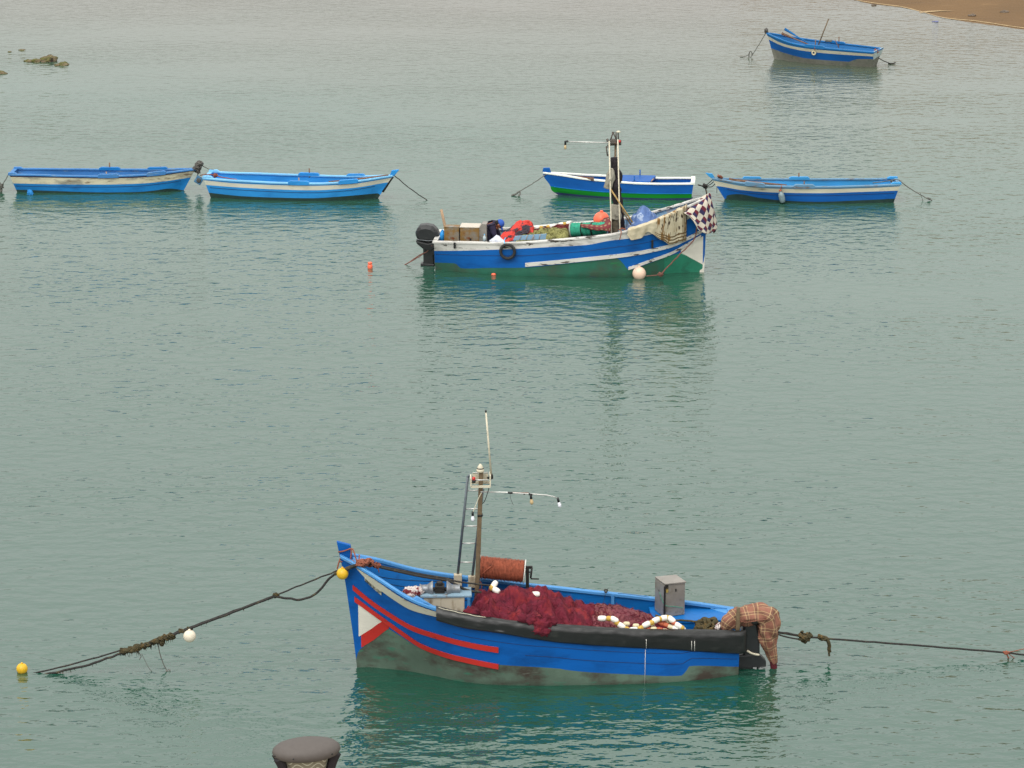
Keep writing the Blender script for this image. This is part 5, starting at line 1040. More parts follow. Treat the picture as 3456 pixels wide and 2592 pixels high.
tj = [(J(0, 0, seat + .06), .145)]; te = []
for sd in (-1, 1): limb(tj, te, 0, [(J(.06, sd * .10, seat + .07), .115), (J(.42, sd * .15, seat + .12), .085), (J(.40, sd * .15, .36), .07), (J(.385, sd * .15, .235), .06)])
s = skin_mesh('trousers', tj, te, 'x', t); s.xf(Mb.M); part('trousers', s, 'dark trousers', t)
tilt = Matrix.Rotation(R(62), 3, 'Y'); hc = Vector(J(hx + .005, 0, hz))
def hp(x, y, z): return hc + tilt @ Vector((x, y, z))
s = MB(); s.ell(hc, (.098, .078, .112), 0, 20, 14, 0, 1, tilt); s.ell(hp(.098, 0, -.02), (.022, .014, .026), 0, 10, 8, 0, 1, tilt); [s.ell(hp(.0, sd * .08, -.01), (.025, .012, .034), 0, 10, 8, 0, 1, tilt) for sd in (-1, 1)]; s.ell(hp(.06, 0, -.10), (.04, .045, .03), 0, 10, 8, 0, 1, tilt); s.xf(Mb.M); part('face', s, 'skin', t)
s = MB(); [s.ell(hp(.092, sd * .032, .012), (.008, .014, .007), 0, 8, 6, 0, 1, tilt) for sd in (-1, 1)]; s.xf(Mb.M); part('eyes', s, 'dark hair', t)
s = MB(); s.ell(hp(.093, 0, -.065), (.008, .026, .007), 0, 8, 6, 0, 1, tilt); s.xf(Mb.M); part('mouth', s, 'brick float', t)
s = MB(); s.ell(hp(-.025, 0, -.01), (.088, .083, .10), 0, 16, 12, .08, 6, tilt); s.xf(Mb.M); part('hair', s, 'dark hair', t)
s = MB()
def dome(u, v): a = 2 * math.pi * u; b = math.pi / 2 * v; return hp(.108 * math.cos(a) * math.cos(b) - .002, .092 * math.sin(a) * math.cos(b), .018 + .112 * math.sin(b))
s.grid(dome, 28, 10); s.grid(lambda u, v: hp(.085 + .115 * v * math.cos((u - .5) * 2.4), .085 * math.sin((u - .5) * 2.6) * (1 - .15 * v), .03 - .02 * v - .02 * (u - .5) ** 2 * 4), 14, 6); s.xf(Mb.M); part('cap', s, 'blue cap cloth', t, solid=.006)
# tyre fender
x, z = Mb.onhull(1714, 847); y = Mb.hy(Mb.qof(x, z), z); t = root('tyre_fender', Mb.W(Mb.L(x, y + .06, z - .2)), 'old black tyre hung as a fender on the side of the middle boat', 'tyre'); N = 36
s = MB(); c = Mb.L(x, y + .062, z); vs = []; fs = []
for i in range(N):
    a = 2 * math.pi * i / N
    for k in range(10):
        b = 2 * math.pi * k / 10; rr = .172 + .038 * math.cos(b); vs.append(c + Vector((math.cos(a) * rr, Mb.near * .05 * math.sin(b), math.sin(a) * rr)))
for i in range(N):
    for k in range(10): fs.append((i * 10 + k, ((i + 1) % N) * 10 + k, ((i + 1) % N) * 10 + (k + 1) % 10, i * 10 + (k + 1) % 10))
s.add(vs, fs); s.xf(Mb.M); part('tyre', s, 'tyre rubber', t)
s = MB(); rope(s, [Mb.W(Mb.B(px, py, y)) for px, py, y in ((1706, 802, .80), (1702, 812, .92), (1703, 822, 1.0))], .012, n=5); part('hanging_rope', s, 'pale blue b', t)
# clothes hung and wrapped on the mast
def hang(name, m, label, path, rad, amp=.22, flat=(.8, 1.0), fr=5.0):
    s = MB(); sleeve(s, [Mb.B(*p) for p in path], rad, 0, 22, 6, amp, fr, flat=flat, seed=len(label)); return solo(name, s, m, label, 'clothing', 'clothes and cloths hung on the mast of the middle boat', Mb)
hang('dark_coat', 'dark coat cloth', 'dark coat hanging high on the mast of the middle boat', [(2073, 531, .05), (2074, 545, .05), (2078, 575, .03), (2084, 598, 0), (2082, 615, .02)], [.075, .10, .095, .13, .11])
hang('dark_coat', 'dark coat cloth', 'brownish dark coat hanging lower on the mast, sleeve down to the deck', [(2075, 606, .10), (2077, 640, .08), (2081, 665, .08), (2086, 690, .05), (2092, 720, -.02), (2096, 750, -.05), (2098, 772, -.05)], [.10, .145, .11, .115, .09, .08, .08], .3)
hang('grey_jacket', 'grey cloth', 'light grey jacket hanging on the left of the mast of the middle boat', [(2062, 568, .2), (2062, 590, .2), (2056, 612, .22), (2050, 636, .22)], [.05, .10, .10, .085], .3)
hang('grey_cloth', 'grey cloth', 'grey cloth wrapped round the foot of the mast of the middle boat', [(2078, 690, .12), (2078, 705, .12), (2079, 725, .14), (2078, 738, .14)], [.105, .115, .125, .12], .14, (1, 1.05))
hang('khaki_cloth', 'khaki cloth', 'khaki trousers wrapped round the mast just above the deck', [(2077, 738, .12), (2076, 755, .12), (2075, 775, .12), (2073, 790, .12)], [.10, .09, .085, .08], .2)
s = MB(); s.tube([Mb.B(2050, 622, .25), Mb.B(2092, 686, .32), Mb.B(2135, 751, .40)], .02, 8); solo('cane_pole', s, 'yellow cane', 'yellow cane leaning from the mast down to the beige blanket', 'pole', None, Mb)
s = MB(); s.tube([Mb.B(2098, 705, .1), Mb.B(2129, 758, .25)], .018, 8); solo('wooden_stick', s, 'weathered mast wood', 'short dark stick leaning beside the yellow cane on the middle boat', 'pole', None, Mb)
s = MB(); [rope(s, [Mb.B(*p) for p in P], .012, 0, 5) for P in ([(2086, 776, .7), (2100, 772, .75), (2110, 776, .8)], [(2096, 776, .84), (2096, 790, .96), (2091, 810, .98)], [(2092, 776, .84), (2098, 770, .8), (2112, 774, .8)])]; solo('lashing_rope', s, 'orange twine', 'short rust coloured rope tied at the mast foot over the white gunwale', 'rope', None, Mb)
# blue floral tarp heap in the bow
bt_, fbt = mound(Mb, [(2104, 772), (2122, 752), (2140, 722), (2155, 708), (2175, 702), (2195, 703), (2208, 716), (2222, 728), (2245, 729), (2270, 727), (2292, 726)], -.05, -.62, .62, .5, .085, 2.4, .55, 70, 50, 5.0, .9, .3)
solo('tarp', bt_, 'blue floral tarp', 'blue tarp with pale flower print heaped in the bow of the middle boat', 'tarp', None, Mb)
# blankets over the bow rail
def drape(name, m, label, px0_, px1_, drop, inner=.22, bulge=.05, nu=70, nv=40, wr=.02, uvk=None, ox=0):
    xa, xb = Mb.onhull(*px0_)[0], Mb.onhull(*px1_)[0]; D = Curve([a for a, _ in drop], [b for _, b in drop])
    def f(u, v):
        x = xa + (xb - xa) * u; zt = Mb.zsc(x); hb = Mb.hbc(x)
        if v < .22: k = v / .22; y, z = hb - inner * (1 - k), zt + .075 + .02 * math.sin(k * 3.1) - .05 * (1 - k)
        elif v < .30: k = (v - .22) / .08; y, z = hb + .055 * k, zt + .075 - .03 * k
        else: k = (v - .30) / .70; z = zt + .045 - D(u) * k; y = Mb.hy(Mb.qof(x, max(.2, z)), max(.2, z)) + .055
        w_ = wr * fbm((u * 9 + ox, v * 1.6, ox), 1.0, 3) * min(1, v * 3) + .4 * wr * math.sin(u * 38 + 3 * v + ox); return Mb.L(x + .3 * w_, y + bulge * max(0, v - .3) * abs(math.sin(u * 5 + ox)) + w_ * .9 + .012, z + .02 * fbm((u * 6, v, 3), 1.1))
    s = MB(); s.grid(f, nu, nv, uvf=uvk); return solo(name, s, m, label, 'blanket', None, Mb, solid=.014)
drape('blanket', 'beige blanket wool', 'beige blanket with brown pattern hung over the bow rail of the middle boat', (2119, 776), (2318, 716), [(0, .10), (.06, .26), (.22, .30), (.34, .20), (.42, .28), (.52, .45), (.62, .62), (.72, .78), (1, .86)], ox=2)
Q = lambda px, py, y: Mb.B(px, py, y)
ck = surf([[Q(2303, 716, .20), Q(2340, 688, .10), Q(2374, 662, .06), Q(2392, 653, .0), Q(2398, 660, -.08), Q(2392, 690, -.3)],
           [Q(2306, 719, .46), Q(2342, 702, .36), Q(2378, 690, .22), Q(2398, 684, .05), Q(2404, 690, -.10), Q(2396, 715, -.35)],
           [Q(2314, 722, .54), Q(2346, 733, .44), Q(2380, 730, .27), Q(2404, 722, .06), Q(2412, 725, -.12), Q(2400, 745, -.36)],
           [Q(2321, 724, .58), Q(2352, 757, .48), Q(2384, 765, .29), Q(2404, 756, .08), Q(2418, 760, -.14), Q(2404, 772, -.36)],
           [Q(2326, 726, .60), Q(2362, 778, .46), Q(2386, 789, .30), Q(2400, 785, .10), Q(2420, 772, -.10), Q(2408, 788, -.32)]])
s = MB(); s.grid(lambda u, v: ck(u, v) + Mb.L(.012 * math.sin(u * 30 + v * 5), .02 * math.sin(u * 26 + v * 4) * (.2 + v), .012 * fbm((u * 6, v * 5, 4), 1.2)), 70, 40, uvf=lambda u, v: (u * 8.2 + v * 4.2, -u * 6.2 + v * 4.6)); solo('blanket', s, 'checkered blanket wool', 'navy, maroon and white checkered blanket draped over the bow of the middle boat', 'blanket', None, Mb, solid=.014)
# ropes and buoys round the middle boat
c = Mb.W(Mb.B(2157, 921, .92)); c.z = .10; q = ground(2157, 939); c.x, c.y = q.x, q.y; buoy('buoy', c + Vector((0, 0, .02)), .165, 'pink white buoy plastic', 'pinkish white ball buoy floating against the side of the middle boat')
s = MB(); rope(s, [Mb.W(Mb.B(*p)) for p in ((2353, 760, .22), (2345, 800, .30), (2325, 828, .42), (2290, 862, .58), (2255, 900, .72), (2231, 926, .82))], .016, n=6, jit=.02); knot(s, Mb.W(Mb.B(2229, 926, .85)), .07, 0, 4, 6); rope(s, [Mb.W(Mb.B(*p)) for p in ((2229, 928, .85), (2205, 930, .9), (2180, 932, .92))], .014, n=5)
solo('bow_rope', s, 'brown twine', 'reddish brown rope hanging from the bow of the middle boat down to the water', 'rope')
s = MB(); rope(s, [Mb.W(Mb.B(*p)) for p in ((1462, 826, .1), (1457, 833, .1), (1440, 848, .05), (1410, 865, 0), (1380, 886, 0), (1364, 895, 0), (1355, 902, 0))], .014, n=6); rope(s, [Mb.W(Mb.B(*p)) for p in ((1460, 830, .15), (1435, 850, .1), (1415, 867, .05), (1385, 884, .03), (1368, 895, 0))], .012, n=5, jit=.03); solo('stern_rope', s, 'brown twine', 'reddish rope from the stern of the middle boat down to the water on its left', 'rope')
c = ground(1666, 929); c.z = .02; s = MB(); s.ell(c, (.06, .04, .035), 0, 14, 10); solo('buoy', s, 'orange buoy plastic', 'tiny orange float awash at the green waterline of the middle boat', 'buoy')
c = ground(1249, 905); t = root('buoy', c, 'small orange marker float standing in the water left of the middle boat', 'buoy'); s = MB(); s.lathe([(.03, -.05), (.06, -.02), (.062, .07), (.045, .10), (.03, .105)], c, (0, 0, 1), 14); part('float_body', s, 'orange buoy plastic', t); s = MB(); s.lathe([(.03, .105), (.055, .115), (.055, .15), (.02, .16)], c, (0, 0, 1), 14); part('float_top', s, 'orange buoy plastic', t)
s = MB(); rope(s, [Mb.B(*p) for p in ((2280, 722, -.3), (2300, 706, -.3), (2306, 700, -.3))], .01, 0, 5); solo('stick', s, 'sea green rope', 'thin green rod sticking up behind the blue tarp', 'rod', None, Mb)

# ------------------------------------------------------------------ the rowing boats
def thole(b, px, py, y, h, m='oar wood', r=.018, lean=0):
    p = b.B(px, py, y); s = MB(); s.tube([p + Vector((0, 0, -.12)), p + Vector((lean, 0, h))], r, 8); part('thole_pin', s, m, b.root)
def pad(b, pxa, pxb, side, m, py=590, h=.055):
    xa, xb = b.B(pxa, py, b.hbc(b.B(pxa, py, .4 * side).x) * side).x, b.B(pxb, py, b.hbc(b.B(pxb, py, .4 * side).x) * side).x; mb = MB(); N = 10; vs = []
    for i in range(N + 1):
        x = xa + (xb - xa) * i / N; e = .03 if i in (0, N) else 0; y = b.hbc(x); z = b.zsc(x); vs += [b.L(x, side * (y + .028), z - .03), b.L(x, side * (y + .028), z + .03 + h - e), b.L(x, side * (y - .075), z + .03 + h - e), b.L(x, side * (y - .075), z - .0)]
    fs = [(i * 4 + k, i * 4 + (k + 1) % 4, i * 4 + 4 + (k + 1) % 4, i * 4 + 4 + k) for i in range(N) for k in range(4)] + [(3, 2, 1, 0), (N * 4, N * 4 + 1, N * 4 + 2, N * 4 + 3)]
    mb.add(vs, fs, 0, False); part('oarlock_pad', mb, m, b.root, bev=.008)
def horn(b, m, h=.07, l=.22):
    for sd in (-1, 1):
        x = b.x0; y = b.hbc(x); z = b.zsc(x); mb = MB(); mb.prism([Vector((x - .03, sd * (y + .02), z)), Vector((x - .03, sd * (y + .02), z + h)), Vector((x + l * .75, sd * (y + .02), z + h)), Vector((x + l, sd * (y + .02), z + .03)), Vector((x + l, sd * (y + .02), z))], (0, -sd * .10, 0)); part('quarter_post', mb, m, b.root, bev=.01)
def rowboat(label, bow, yaw, near, xt, hb, zs, hw, stem, rake, bands, mats, inner, railm, **kw):
    b = Boat('rowing_boat', label, 'boat', bow, yaw, near, xt, hb, zs, hw, stem, rake, group='rowing boats'); b.tr_mat = kw.get('tr', len(mats) - 2)
    b.bc = [b.zcurve(x) for x in bands]; b.hull(b.bc, mats, inner, 90, .10, kw.get('sole', inner)); b.rail(railm, .09, .035, .02)
    for xa, xb in kw.get('benches', ((-3.2, -2.95), (-1.75, -1.5))): bench(b, xa, xb, b.zsc(xa) - .24, kw.get('bm', inner))
    bench(b, b.x0 + .06, b.x0 + .5, b.zsc(b.x0) - .22, kw.get('bm', inner), 'stern_bench'); bench(b, -.75, -.02, b.zsc(-.5) - .22, kw.get('bm', inner), 'foredeck')
    return b
# A, far left
Ab = rowboat('leftmost rowing boat, worn cream band and violet rail, rope bundle on its stem', (620, 643), -1.5, -1,
    [-4.80, -4.02, -3.4, -2.79, -2.17, -1.55, -.93, -.32, .30, .40], [.42, .45, .48, .50, .50, .46, .38, .25, .07, .04], [.50, .495, .485, .48, .475, .49, .505, .55, .60, .61],
    ([0, -.47, -1.27, -2.36, -3.5, -4.70], [0, .17, .36, .46, .44, .30]), [(0, 0), (.17, .3), (.34, .6), (.48, .79)], .17,
    [[(50, 640), (140, 643), (326, 649), (460, 648), (520, 643), (560, 637), (620, 643)], [(40, 619), (180, 622), (326, 623), (460, 620), (560, 610), (653, 594)], [(34, 597), (180, 600), (330, 602), (460, 600), (560, 590), (655, 575)]],
    ['dark bottom', 'bright blue a', 'worn cream a', 'dark violet rail'], 'grey blue a', 'grey blue a')
horn(Ab, 'grey blue a'); [pad(Ab, a, b, 1, 'grey blue a') for a, b in ((330, 400), (495, 560))]; [pad(Ab, a, b, -1, 'bright blue a', 566) for a, b in ((335, 406), (498, 566))]
thole(Ab, 370, 563, -.46, .12); thole(Ab, 359, 588, .44, .07, 'worn board edge'); thole(Ab, 541, 565, -.4, .03)
Ab.rowpoly('stem_head', [(650, 572), (664, 549), (686, 551), (668, 580)], 'grey blue a', .06)
# B
Bb = rowboat('sky blue rowing boat with clean cream band, second from the left, pointing right', (1275, 670), -6, -1,
    [-4.78, -4.0, -3.39, -2.77, -2.16, -1.54, -.93, -.31, .30, .45], [.46, .53, .57, .59, .59, .55, .45, .30, .08, .04], [.545, .515, .505, .49, .485, .485, .505, .55, .63, .65],
    ([0, -.4, -.97, -1.87, -2.8, -3.59, -4.64], [0, .16, .36, .52, .54, .50, .36]), [(0, 0), (.2, .3), (.42, .63), (.60, .82)], .16,
    [[(703, 650), (832, 663), (1038, 669), (1173, 661), (1240, 655), (1262, 653), (1282, 664)], [(694, 624), (815, 633), (1038, 642), (1173, 635), (1240, 625), (1312, 610)], [(688, 608), (815, 620), (1038, 627), (1173, 622), (1240, 613), (1316, 599)]],
    ['dark bottom', 'sky blue b', 'cream b', 'sky blue b'], 'sky blue b', 'pale blue b', sole='blue hull paint')
horn(Bb, 'pale blue b', .08, .26); [pad(Bb, a, b, 1, 'sky blue b') for a, b in ((972, 1042), (1142, 1208))]; [pad(Bb, a, b, -1, 'sky blue b', 580) for a, b in ((1008, 1078), (1170, 1232))]
thole(Bb, 1044, 585, -.55, .14); thole(Bb, 1009, 612, .5, .10, 'worn board edge'); thole(Bb, 1212, 590, -.45, .05)
Bb.rowpoly('stem_head', [(1316, 592), (1322, 575), (1345, 572), (1347, 574), (1330, 594)], 'sky blue b', .07)
p0, p1 = Bb.onhull(1322, 600), Bb.onhull(1302, 636); s = MB(); s.tube([Vector((Bb.stem(z) + .0, 0, z)) for z in (.20, .35, .5, .63)], .045, 8); part('stem_band', s, 'black plastic', Bb.root)
for b_s in (Ab, Bb):
    e_ = b_s.bc[1]; b_s.seam(lambda x: e_(x) - .07, b_s.x0 + .16, -.05, r=.008)
# C
Cb = rowboat('royal blue rowing boat with white rail and green stripe behind the middle mast', (1884, 657), 175, 1,
    [-3.76, -3.24, -2.73, -2.23, -1.72, -1.22, -.71, -.21, .30, .42], [.40, .42, .42, .42, .40, .36, .29, .17, .06, .04], [.45, .44, .43, .435, .455, .48, .51, .56, .60, .61],
    ([0, -.3, -.7, -1.42, -2.62, -3.74], [0, .10, .22, .36, .41, .36]), [(0, 0), (.19, .14), (.22, .25), (.42, .57), (.43, .8)], .06,
    [[(1868, 648), (1917, 653), (2053, 664), (2200, 669), (2337, 668)], [(1857, 628), (1944, 640), (2053, 649), (2200, 654), (2337, 654)]],
    ['navy bottom', 'green c', 'royal blue c'], 'royal blue c', 'clean white c', benches=((-2.7, -2.5), (-1.5, -1.3)), tr=2)
horn(Cb, 'clean white c', .06, .10); Cb.rowpoly('stem_head', [(1833, 585), (1831, 576), (1834, 566), (1855, 566), (1861, 585)], 'royal blue c', .07)
thole(Cb, 2160, 592, -.38, .16, 'blue hull paint'); thole(Cb, 2141, 612, .34, .16, 'blue hull paint')
p = [Cb.B(px, py, y) for px, py, y in ((2100, 616, .36), (2194, 617, .36), (2213, 593, -.40), (2098, 591, -.40))]; s = MB(); zt_ = Cb.zsc(-2) + .03
s.corners([Cb.L(p[0].x, .34, zt_ - .05), Cb.L(p[1].x, .34, zt_ - .05), Cb.L(p[2].x, -.36, zt_ - .05), Cb.L(p[3].x, -.36, zt_ - .05), Cb.L(p[0].x, .34, zt_ + .02), Cb.L(p[1].x, .34, zt_ + .02), Cb.L(p[2].x, -.36, zt_ + .05), Cb.L(p[3].x, -.36, zt_ + .05)]); part('hatch_board', s, 'royal blue c', Cb.root, bev=.01)
gt = Cb.zcurve([(1860, 630), (1944, 640), (2053, 649), (2200, 654), (2337, 654)]); Cb.strip('stripe_moulding', lambda x: gt(x) + .018, gt, 'bright blue a', Cb.x0 + .05, .12, .012)
s = MB(); s.tube([Cb.B(2192, 616, .3), Cb.B(2206, 604, 0)], .02, 6); part('wedge', s, 'worn board edge', Cb.root)
# D
Db = rowboat('blue rowing boat with stained cream band, right end of the row, pointing left', (2447, 674), 180, 1,
    [-4.76, -4.0, -3.39, -2.77, -2.16, -1.54, -.93, -.31, .30, .42], [.41, .47, .51, .54, .54, .52, .44, .27, .06, .04], [.505, .475, .465, .455, .455, .465, .475, .52, .585, .60],
    ([0, -.3, -.83, -1.59, -2.51, -3.65, -4.64], [0, .09, .22, .37, .49, .46, .34]), [(0, 0), (.19, .3), (.39, .61), (.55, .78)], .15,
    [[(2452, 672), (2464, 660), (2512, 656), (2569, 668), (2664, 678), (2760, 681), (2900, 676), (3024, 670)], [(2421, 624), (2521, 643), (2626, 650), (2760, 652), (2900, 648), (3037, 643)], [(2413, 609), (2516, 629), (2626, 637), (2760, 638), (2950, 634), (3039, 629)]],
    ['dark bottom', 'blue d', 'cream d', 'grey blue rail d'], 'inner sky d', 'grey blue rail d', sole='oar wood')
horn(Db, 'inner sky d', .07, .26); [pad(Db, a, b, 1, 'grey blue rail d', 625) for a, b in ((2514, 2582), (2680, 2750))]; [pad(Db, a, b, -1, 'inner sky d', 600) for a, b in ((2506, 2569), (2663, 2732))]
thole(Db, 2696, 598, -.52, .12); thole(Db, 2714, 626, .48, .12, 'oar wood')
Db.rowpoly('stem_head', [(2402, 602), (2392, 595), (2380, 583), (2404, 586), (2412, 598)], 'inner sky d', .06)
e_ = Db.bc[1]; Db.seam(lambda x: e_(x) - .07, Db.x0 + .16, -.05, r=.008)
# E, far right, seen from the quarter
Eb = rowboat('far rowing boat near the sand spit with raised oars and grey transom, pointing away left', (2614, 199), 155, 1,
    [-3.84, -3.29, -2.77, -2.26, -1.75, -1.24, -.72, -.21, .22, .32], [.50, .56, .60, .63, .66, .66, .58, .38, .12, .05], [.56, .575, .59, .605, .625, .65, .70, .79, .88, .90],
    ([0, -.4, -.9, -1.3, -2.12, -2.9, -3.75], [0, .12, .27, .38, .40, .32, .20]), [(0, 0), (.1, .3), (.24, .75), (.40, 1.08)], .10,
    [[(2600, 160), (2622, 168), (2649, 178), (2690, 190), (2724, 197), (2800, 204), (2862, 208), (2878, 203), (2894, 199), (2937, 199)], [(2594, 131), (2649, 157), (2724, 173), (2823, 183), (2937, 190)], [(2591, 121), (2649, 149), (2724, 164), (2823, 173), (2937, 182)]],
    ['grey bottom e', 'blue e', 'cream d', 'inner blue e'], 'inner blue e', 'inner blue e', benches=((-2.4, -2.15), (-1.3, -1.05)), tr=0)
zt_ = Eb.zsc(Eb.x0); s = MB(); s.prism([Vector((Eb.xst(z) - .004, sd * (Eb.hy(0, z) + .01), z)) for sd, z in ((-1, zt_ - .20), (1, zt_ - .26), (1, zt_ + .05), (.4, zt_ + .06), (.2, zt_ + .0), (-.3, zt_ + .0), (-.5, zt_ + .06), (-1, zt_ + .05))], (-.022, 0, 0)); part('transom_board', s, 'pale transom paint', Eb.root)
thole(Eb, 2752, 152, .6, .18); thole(Eb, 2831, 150, -.58, .28, 'oar wood'); thole(Eb, 2835, 158, -.1, .25, 'oar wood', .012, .2)
pad(Eb, 2716, 2782, 1, 'inner blue e', 155); pad(Eb, 2790, 2853, -1, 'inner blue e', 140)
s = MB(); s.box(Eb.B(2797, 137, -.62), (.25, .12, .08)); part('cleat', s, 'grey bottom e', Eb.root, bev=.02)
s = MB(); knot(s, Eb.W(Eb.B(2586, 103, 0)), .075, 0, 3, 10); s.ell(Eb.W(Eb.B(2586, 104, 0)), (.07, .06, .10), 0, 14, 10, .4, 4); solo('rope_bundle', s, 'rope bundle', 'lump of grey rope tied round the stem of the far rowing boat', 'rope')
def oar(b, a, c, m, label, blade=True, r=.024):
    A, C = b.B(*a), b.B(*c); s = MB(); s.tube([A, A.lerp(C, .5), C], [r * .8, r, r], 8)
    if blade: d = (C - A).normalized(); e = d.cross(Vector((0, 1, 0))).normalized(); f = d.cross(e); s.prism([A + e * .05, A + d * .5 + e * .03, A + d * .5 - e * .03, A - e * .05], f * .02)
    return solo('oar', s, m, label, 'oar', 'oars lying in the rowing boats', b)
oar(Eb, (2648, 98, -.3), (2742, 154, .1), 'inner blue e', 'blue painted oar sticking up over the bow of the far rowing boat')
oar(Eb, (2638, 113, -.1), (2738, 154, .25), 'oar wood', 'bare wooden oar lying below the blue one in the far rowing boat')
s = MB(); s.tube([Eb.B(2797, 63, -.1), Eb.B(2779, 108, 0), Eb.B(2761, 156, .1)], .022, 8); solo('wooden_pole', s, 'weathered mast wood', 'dark pole standing tilted up in the far rowing boat', 'pole', None, Eb)
oar(Bb, (1110, 617, .35), (1311, 592, .05), 'oar wood', 'long brown oar lying along the bow of the sky blue rowing boat', True, .03)
oar(Cb, (2003, 605, .38), (1890, 590, -.1), 'oar wood', 'dark oar lying in the bow of the royal blue rowing boat', True, .026)
oar(Db, (2460, 607, -.05), (2655, 626, .25), 'oar wood', 'long bleached oar lying in the bow of the right hand rowing boat', True, .03)
s = MB(); x, z = Eb.onhull(2748, 178); c = Eb.W(Eb.L(x, Eb.hy(Eb.qof(x, z), z) + .05, z)); t = root('float_ring', c - Vector((0, 0, .08)), 'small cream ring float hung on the side of the far rowing boat', 'float')
nrm_ = Eb.M.to_3x3() @ Vector((0, 1, 0)); s.tube([c + Eb.M.to_3x3() @ Vector((math.cos(a) * .06, 0, math.sin(a) * .06)) for a in [k * math.pi / 10 for k in range(21)]], .026, 8); part('ring', s, 'pale float', t)
s = MB(); rope(s, [Eb.W(Eb.B(px, py, .68)) for px, py in ((2750, 157), (2750, 165), (2749, 172))], .012, n=5); part('hanging_rope', s, 'orange twine', t)

# ------------------------------------------------------------------ small things between the rowing boats
def line3(name, pts, r, m, label, cat='rope', extra=None, jit=.01, group='thin mooring ropes of the rowing boats'):
    s = MB(); rope(s, pts, r, n=5, jit=jit)
    for e in (extra or []): e(s)
    return solo(name, s, m, label, cat, group)
def seg_pts(A, Wt, n=5, sag=.05):
    return [A.lerp(Wt, k / n) - Vector((0, 0, sag * math.sin(math.pi * k / n))) for k in range(n + 1)]
A0 = Ab.W(Ab.B(30, 586, .3)); g = ground(-14, 648)
line3('mooring_rope', seg_pts(A0, g), .014, 'grey thin rope', 'thin rope from the stern of the leftmost rowing boat to the left edge', extra=[lambda s: knot(s, A0.lerp(g, .66), .10, 0, 3, 8), lambda s: rope(s, [A0.lerp(g, .66), A0.lerp(g, .7) - Vector((0, 0, .22)), A0.lerp(g, .62) - Vector((0, 0, .30)), A0.lerp(g, .5) - Vector((0, 0, .34))], .05, n=6, jit=.05)])
s = MB(); q = Ab.W(Ab.B(668, 565, 0)); [knot(s, q + Vector(o), r, 0, k, 11) for k, (o, r) in enumerate((((0, 0, .02), .11), ((.06, 0, .10), .10), ((-.06, 0, -.05), .10), ((.0, 0, -.12), .07)))]; s.ell(q + Vector((.02, 0, .04)), (.09, .08, .14), 0, 14, 10, .5, 4)
solo('rope_bundle', s, 'rope bundle', 'thick bundle of grey rope wound round the stem of the leftmost rowing boat', 'rope')
s = MB(); c = Ab.W(Ab.B(671, 608, -.02)); qm = Matrix.Translation(c) @ Matrix.Rotation(R(32), 4, 'Y'); s.box((0, 0, 0), (.21, .06, .22)); s.xf(qm); t = root('square_fender', c - Vector((0, 0, .12)), 'square faded blue plastic fender hanging between the two left rowing boats', 'fender'); part('panel', s, 'faded blue plastic', t, bev=.02)
s = MB(); s.lathe([(.03, 0), (.065, 0), (.065, .02), (.03, .02)], (0, -.03, 0), (0, -1, 0), 16); s.xf(qm); part('hole_rim', s, 'rope bundle', t)
s = MB(); rope(s, [q, q + Vector((0, 0, -.15)), c + Vector((-.04, 0, .12))], .014, n=5); part('hanging_rope', s, 'grey thin rope', t)
B0 = Bb.W(Bb.B(722, 573, -.42)); line3('mooring_rope', seg_pts(Ab.W(Ab.B(682, 558, 0)), B0, 5, .03), .014, 'grey thin rope', 'thin rope joining the rope bundle to the stern of the sky blue rowing boat')
line3('mooring_rope', [Ab.W(Ab.B(676, 592, 0)), Bb.W(Bb.B(700, 588, .2)), Bb.W(Bb.B(725, 592, .1)), Bb.W(Bb.B(760, 600, .2)), Bb.W(Bb.B(800, 606, .3))], .014, 'orange twine', 'reddish rope running into the stern of the sky blue rowing boat', extra=[lambda s: knot(s, Bb.W(Bb.B(727, 592, .1)), .07, 0, 4, 7)])
line3('mooring_rope', seg_pts(Bb.W(Bb.B(1328, 590, 0)), ground(1442, 676), 6, .03), .014, 'dark wet rope', 'taut dark rope from the bow of the sky blue rowing boat to the water')
g = ground(1727, 661); C0 = Cb.W(Cb.B(1852, 583, .04))
line3('mooring_rope', seg_pts(C0, g, 6, .02), .014, 'grey thin rope', 'thin rope with a short fork from the bow of the royal blue rowing boat', extra=[lambda s: rope(s, [C0.lerp(g, .8), C0.lerp(g, .8) + Vector((.03, 0, -.06)), ground(1749, 663)], .022, n=6), lambda s: rope(s, [C0.lerp(g, .8), C0.lerp(g, .92), g], .028, n=6, jit=.03)])
D0 = Db.W(Db.B(2408, 604, 0)); C1 = Cb.W(Cb.B(2357, 623, 0)); kk = ground(2379, 629, .32); kk = C1.lerp(D0, .45); kk.z -= .12
s = MB(); rope(s, [C1, C1.lerp(kk, .5) + Vector((0, 0, -.02)), kk], .02, n=6, jit=.03); [rope(s, [kk, kk.lerp(D0, .5) + Vector(o), D0 + Vector(o)], .012, n=5) for o in ((0, 0, 0), (.03, 0, -.05), (.06, 0, -.12))]; knot(s, kk, .08, 0, 5, 8); rope(s, [kk, kk + Vector((.06, -.1, -.25)), kk + Vector((.10, -.2, -.5))], .02, n=6); rope(s, [D0 + Vector((.10, 0, -.1)), D0 + Vector((.10, 0, -.4))], .008, 0, 5)
solo('mooring_rope', s, 'dark wet rope', 'knotted ropes between the royal blue rowing boat and the right hand one', 'rope')
g = ground(3146, 677); D1 = Db.W(Db.B(3030, 606, .1))
